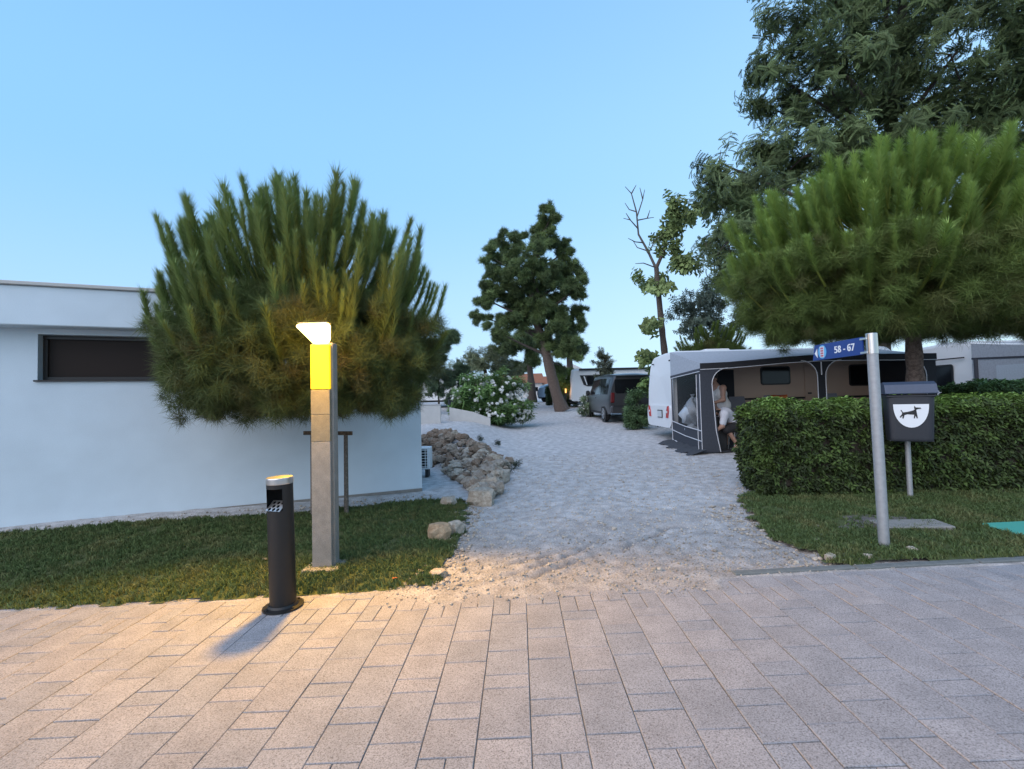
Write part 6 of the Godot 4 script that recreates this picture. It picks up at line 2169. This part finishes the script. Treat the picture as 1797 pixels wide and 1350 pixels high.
func hand_bones(wrist: Vector3, d: Vector3, palm: Vector3, curl: float, thumb: float) -> Array:
	# d points along the hand, palm is the side the fingers close to
	var y := d.normalized()
	var x := y.cross(palm).normalized()
	var z := x.cross(y)
	var out := [[wrist, wrist + y * 0.035, 0.024, 0.026]]
	var lens := [0.066, 0.076, 0.071, 0.056]
	for k in 4:
		var off := (k - 1.5) * 0.021
		var root := wrist + y * 0.09 + x * off
		out.append([wrist + y * 0.02 + x * off * 0.7, root, 0.014, 0.012])
		var p := root
		var dir_ := y
		for j in 3:
			var ax := x
			dir_ = dir_.rotated(ax, -curl * (0.7 + 0.3 * j))
			if dir_.dot(z) < 0.0 and j == 0:
				dir_ = y.rotated(ax, curl * 0.7)
			var q: Vector3 = p + dir_ * lens[k] * [0.46, 0.32, 0.26][j]
			out.append([p, q, 0.0095 - 0.001 * j, 0.009 - 0.001 * j])
			p = q
	var tr := wrist + y * 0.025 + x * thumb * 0.026
	var t1 := tr + (y * 0.6 + x * thumb * 0.75 + z * 0.25).normalized() * 0.04
	var t2 := t1 + (y * 0.85 + x * thumb * 0.3 + z * 0.35).normalized() * 0.032
	out.append([wrist + y * 0.02, tr, 0.016, 0.014])
	out.append([tr, t1, 0.012, 0.011])
	out.append([t1, t2, 0.0105, 0.009])
	return out


func head_bones(c: Vector3, up: Vector3, face: Vector3) -> Array:
	var x := up.cross(face).normalized()
	return [[c + up * 0.035 - face * 0.02, c + up * 0.03 + face * 0.012, 0.083, 0.08], [c - up * 0.03 + face * 0.03, c - up * 0.075 + face * 0.055, 0.062, 0.036], [c - up * 0.02 + face * 0.078, c - up * 0.032 + face * 0.106, 0.011, 0.013], [c + up * 0.012 + face * 0.082, c - up * 0.02 + face * 0.094, 0.010, 0.011],
		[c + up * 0.022 + face * 0.076 - x * 0.03, c + up * 0.022 + face * 0.076 + x * 0.03, 0.014, 0.014], [c - up * 0.058 + face * 0.084 - x * 0.015, c - up * 0.058 + face * 0.084 + x * 0.015, 0.010, 0.010],
		[c + x * 0.078 - up * 0.005, c + x * 0.082 - up * 0.03, 0.016, 0.011], [c - x * 0.078 - up * 0.005, c - x * 0.082 - up * 0.03, 0.016, 0.011]]


func finish_head(o: Node3D, c: Vector3, up: Vector3, face: Vector3, bun: float) -> void:
	var x := up.cross(face).normalized()
	var hair := [[c + up * 0.05 - face * 0.03, c + up * 0.062 + face * 0.02, 0.088, 0.07], [c - face * 0.045 + up * 0.02, c - face * 0.05 - up * 0.05, 0.078, 0.05], [c + x * 0.06 + up * 0.03 - face * 0.02, c + x * 0.066 - up * 0.02 - face * 0.03, 0.036, 0.028], [c - x * 0.06 + up * 0.03 - face * 0.02, c - x * 0.066 - up * 0.02 - face * 0.03, 0.036, 0.028]]
	if bun > 0:
		hair.append([c - face * 0.12 + up * 0.05, c - face * 0.13 + up * 0.04, bun, bun])
	part("hair", figure(hair, 0.010, 0.03), M.hair, o)
	for s in [-1.0, 1.0]:
		part("eye", MB.new().lathe([Vector2(0, -0.008), Vector2(0.009, -0.003), Vector2(0.009, 0.003), Vector2(0, 0.008)], c + up * 0.002 + face * 0.080 + x * 0.031 * s, 8), M.frame_black, o)


func build_people() -> void:
	# standing cook in a white vest, bent over the barbecue
	var o := thing("person", "person standing at the barbecue in a white sleeveless top, looking down", "person", Vector3(4.98, land(4.98, 11.15) + 0.03, -11.15))
	var hipc := Vector3(0, 0.90, 0)
	var chest := Vector3(-0.10, 1.24, 0.03)
	var neck := Vector3(-0.16, 1.44, 0.05)
	var headc := Vector3(-0.235, 1.60, 0.09)
	var sl := Vector3(-0.16, 1.38, -0.16)
	var sr := Vector3(-0.07, 1.38, 0.22)
	var el := Vector3(-0.30, 1.14, -0.16)
	var er := Vector3(-0.12, 1.10, 0.31)
	var wl := Vector3(-0.42, 1.03, 0.03)
	var wr := Vector3(-0.36, 1.02, 0.26)
	var kl := Vector3(-0.06, 0.48, -0.10)
	var kr := Vector3(-0.03, 0.48, 0.13)
	var al := Vector3(-0.02, 0.08, -0.11)
	var ar := Vector3(0.02, 0.08, 0.14)
	var bones := [[hipc + Vector3(0, 0.02, -0.07), hipc + Vector3(0, 0.02, 0.07), 0.135, 0.135], [hipc, chest, 0.15, 0.13], [chest + Vector3(0, 0, -0.06), chest + Vector3(0.02, 0, 0.08), 0.13, 0.13], [chest + Vector3(-0.02, 0.08, 0), neck, 0.11, 0.058], [neck, headc - Vector3(0, 0.05, 0), 0.056, 0.055],
		[sl, el, 0.058, 0.044], [el, wl, 0.043, 0.029], [sr, er, 0.060, 0.046], [er, wr, 0.045, 0.030], [chest + Vector3(-0.03, 0.10, 0), sl, 0.085, 0.062], [chest + Vector3(0, 0.10, 0.04), sr, 0.085, 0.064],
		[hipc + Vector3(0, -0.04, -0.09), kl, 0.105, 0.062], [kl, al, 0.060, 0.036], [hipc + Vector3(0, -0.04, 0.09), kr, 0.105, 0.062], [kr, ar, 0.060, 0.036], [al, al + Vector3(-0.15, -0.05, 0), 0.036, 0.024], [ar, ar + Vector3(-0.15, -0.05, 0.02), 0.036, 0.024]]
	var body := figure(bones, 0.017, 0.05)
	var face := Vector3(-0.80, -0.52, 0.30).normalized()
	var up := (Vector3.UP - face * Vector3.UP.dot(face)).normalized()
	body.add(figure(head_bones(headc, up, face), 0.007, 0.022))
	body.add(figure(hand_bones(wl, wl - el, Vector3(0, -1, 0.2), 0.5, 1.0), 0.005, 0.008))
	body.add(figure(hand_bones(wr, wr - er, Vector3(0, -1, -0.2), 0.5, -1.0), 0.005, 0.008))
	part("body", body, M.skin, o)
	finish_head(o, headc, up, face, 0.045)
	# vest: torso a little fuller, open at arms and neck
	part("vest", figure([[hipc + Vector3(0, 0.06, -0.07), hipc + Vector3(0, 0.06, 0.08), 0.150, 0.150], [hipc + Vector3(0, 0.1, 0), chest, 0.162, 0.145], [chest + Vector3(0, 0, -0.06), chest + Vector3(0.02, 0, 0.08), 0.140, 0.140], [chest + Vector3(-0.02, 0.05, -0.05), chest + Vector3(-0.03, 0.13, -0.08), 0.11, 0.07], [chest + Vector3(0.0, 0.05, 0.09), chest + Vector3(0.0, 0.13, 0.11), 0.11, 0.07]], 0.016, 0.05), M.vest, o)
	part("slacks", figure([[hipc + Vector3(0, -0.02, -0.07), hipc + Vector3(0, -0.02, 0.07), 0.150, 0.150], [hipc + Vector3(0, -0.06, -0.09), kl + Vector3(0, 0.06, 0), 0.125, 0.09], [hipc + Vector3(0, -0.06, 0.09), kr + Vector3(0, 0.06, 0), 0.125, 0.09]], 0.018, 0.05), M.slacks, o)
	# seated helper leaning forward on a stool
	var q := thing("person", "person on a low stool leaning forward in white shirt and dark shorts", "person", Vector3(5.04, land(5.04, 10.62) + 0.03, -10.62))
	hipc = Vector3(0.0, 0.56, 0)
	chest = Vector3(-0.27, 0.80, 0.02)
	neck = Vector3(-0.42, 0.86, 0.03)
	headc = Vector3(-0.56, 0.83, 0.05)
	sl = Vector3(-0.35, 0.80, -0.17)
	sr = Vector3(-0.35, 0.80, 0.20)
	el = Vector3(-0.42, 0.54, -0.20)
	er = Vector3(-0.42, 0.54, 0.22)
	wl = Vector3(-0.55, 0.40, -0.06)
	wr = Vector3(-0.55, 0.40, 0.10)
	kl = Vector3(-0.36, 0.50, -0.15)
	kr = Vector3(-0.30, 0.48, 0.17)
	al = Vector3(-0.26, 0.08, -0.14)
	ar = Vector3(-0.06, 0.08, 0.17)
	bones = [[hipc + Vector3(0, 0.02, -0.08), hipc + Vector3(0, 0.02, 0.08), 0.13, 0.13], [hipc, chest, 0.14, 0.13], [chest + Vector3(0, 0, -0.07), chest + Vector3(0, 0, 0.08), 0.125, 0.125], [chest + Vector3(-0.06, 0.02, 0), neck, 0.10, 0.056], [neck, headc + Vector3(0.05, 0, 0), 0.055, 0.055],
		[sl, el, 0.056, 0.044], [el, wl, 0.043, 0.029], [sr, er, 0.056, 0.044], [er, wr, 0.043, 0.029], [chest, sl, 0.09, 0.062], [chest, sr, 0.09, 0.062],
		[hipc + Vector3(-0.02, -0.02, -0.10), kl, 0.10, 0.064], [kl, al, 0.058, 0.036], [hipc + Vector3(-0.02, -0.02, 0.10), kr, 0.10, 0.064], [kr, ar, 0.058, 0.036], [al, al + Vector3(-0.15, -0.05, 0), 0.036, 0.024], [ar, ar + Vector3(-0.15, -0.05, 0.02), 0.036, 0.024]]
	body = figure(bones, 0.017, 0.05)
	face = Vector3(-0.55, -0.82, 0.12).normalized()
	up = (Vector3(-0.8, 0.5, 0) - face * Vector3(-0.8, 0.5, 0).dot(face)).normalized()
	body.add(figure(head_bones(headc, up, face), 0.007, 0.022))
	body.add(figure(hand_bones(wl, wl - el, Vector3(0.6, -0.6, 0.4), 0.45, 1.0), 0.005, 0.008))
	body.add(figure(hand_bones(wr, wr - er, Vector3(0.6, -0.6, -0.4), 0.45, -1.0), 0.005, 0.008))
	part("body", body, M.skin, q)
	finish_head(q, headc, up, face, 0.0)
	part("shirt", figure([[hipc + Vector3(-0.01, 0.05, -0.08), hipc + Vector3(-0.01, 0.05, 0.08), 0.142, 0.142], [hipc + Vector3(0, 0.04, 0), chest, 0.155, 0.145], [chest + Vector3(0, 0, -0.07), chest + Vector3(0, 0, 0.08), 0.138, 0.138], [chest, sl, 0.115, 0.088], [chest, sr, 0.115, 0.088], [sl, sl.lerp(el, 0.75), 0.088, 0.07], [sr, sr.lerp(er, 0.75), 0.088, 0.07]], 0.016, 0.05), M.shirt, q)
	part("shorts", figure([[hipc + Vector3(0, -0.01, -0.08), hipc + Vector3(0, -0.01, 0.08), 0.145, 0.145], [hipc + Vector3(-0.02, -0.03, -0.10), kl + Vector3(0.0, -0.02, 0), 0.125, 0.10], [hipc + Vector3(-0.02, -0.03, 0.10), kr + Vector3(0.0, -0.02, 0), 0.125, 0.10]], 0.018, 0.05), M.shorts, q)
	for s in [[q, al], [q, ar], [o, Vector3(-0.02, 0.08, -0.11)], [o, Vector3(0.02, 0.08, 0.14)]]:
		part("shoe", figure([[s[1] + Vector3(0.02, -0.045, 0), s[1] + Vector3(-0.17, -0.055, 0.01), 0.044, 0.036]], 0.014, 0.03), M.black_trim, s[0])
	var t := thing("stool", "low folding stool under the seated person in white shirt", "stool", Vector3(5.06, land(5.06, 10.62) + 0.03, -10.62))
	part("seat", MB.new().box(Vector3(0, 0.41, 0), Vector3(0.36, 0.035, 0.36), Basis(), 0.012), M.black_trim, t)
	for sx in [-1.0, 1.0]:
		for sz in [-1.0, 1.0]:
			part("leg", MB.new().tube([Vector3(sx * 0.16, 0.0, sz * 0.15), Vector3(sx * 0.13, 0.40, sz * 0.13)], [0.012, 0.012], 6), M.galvanised, t)
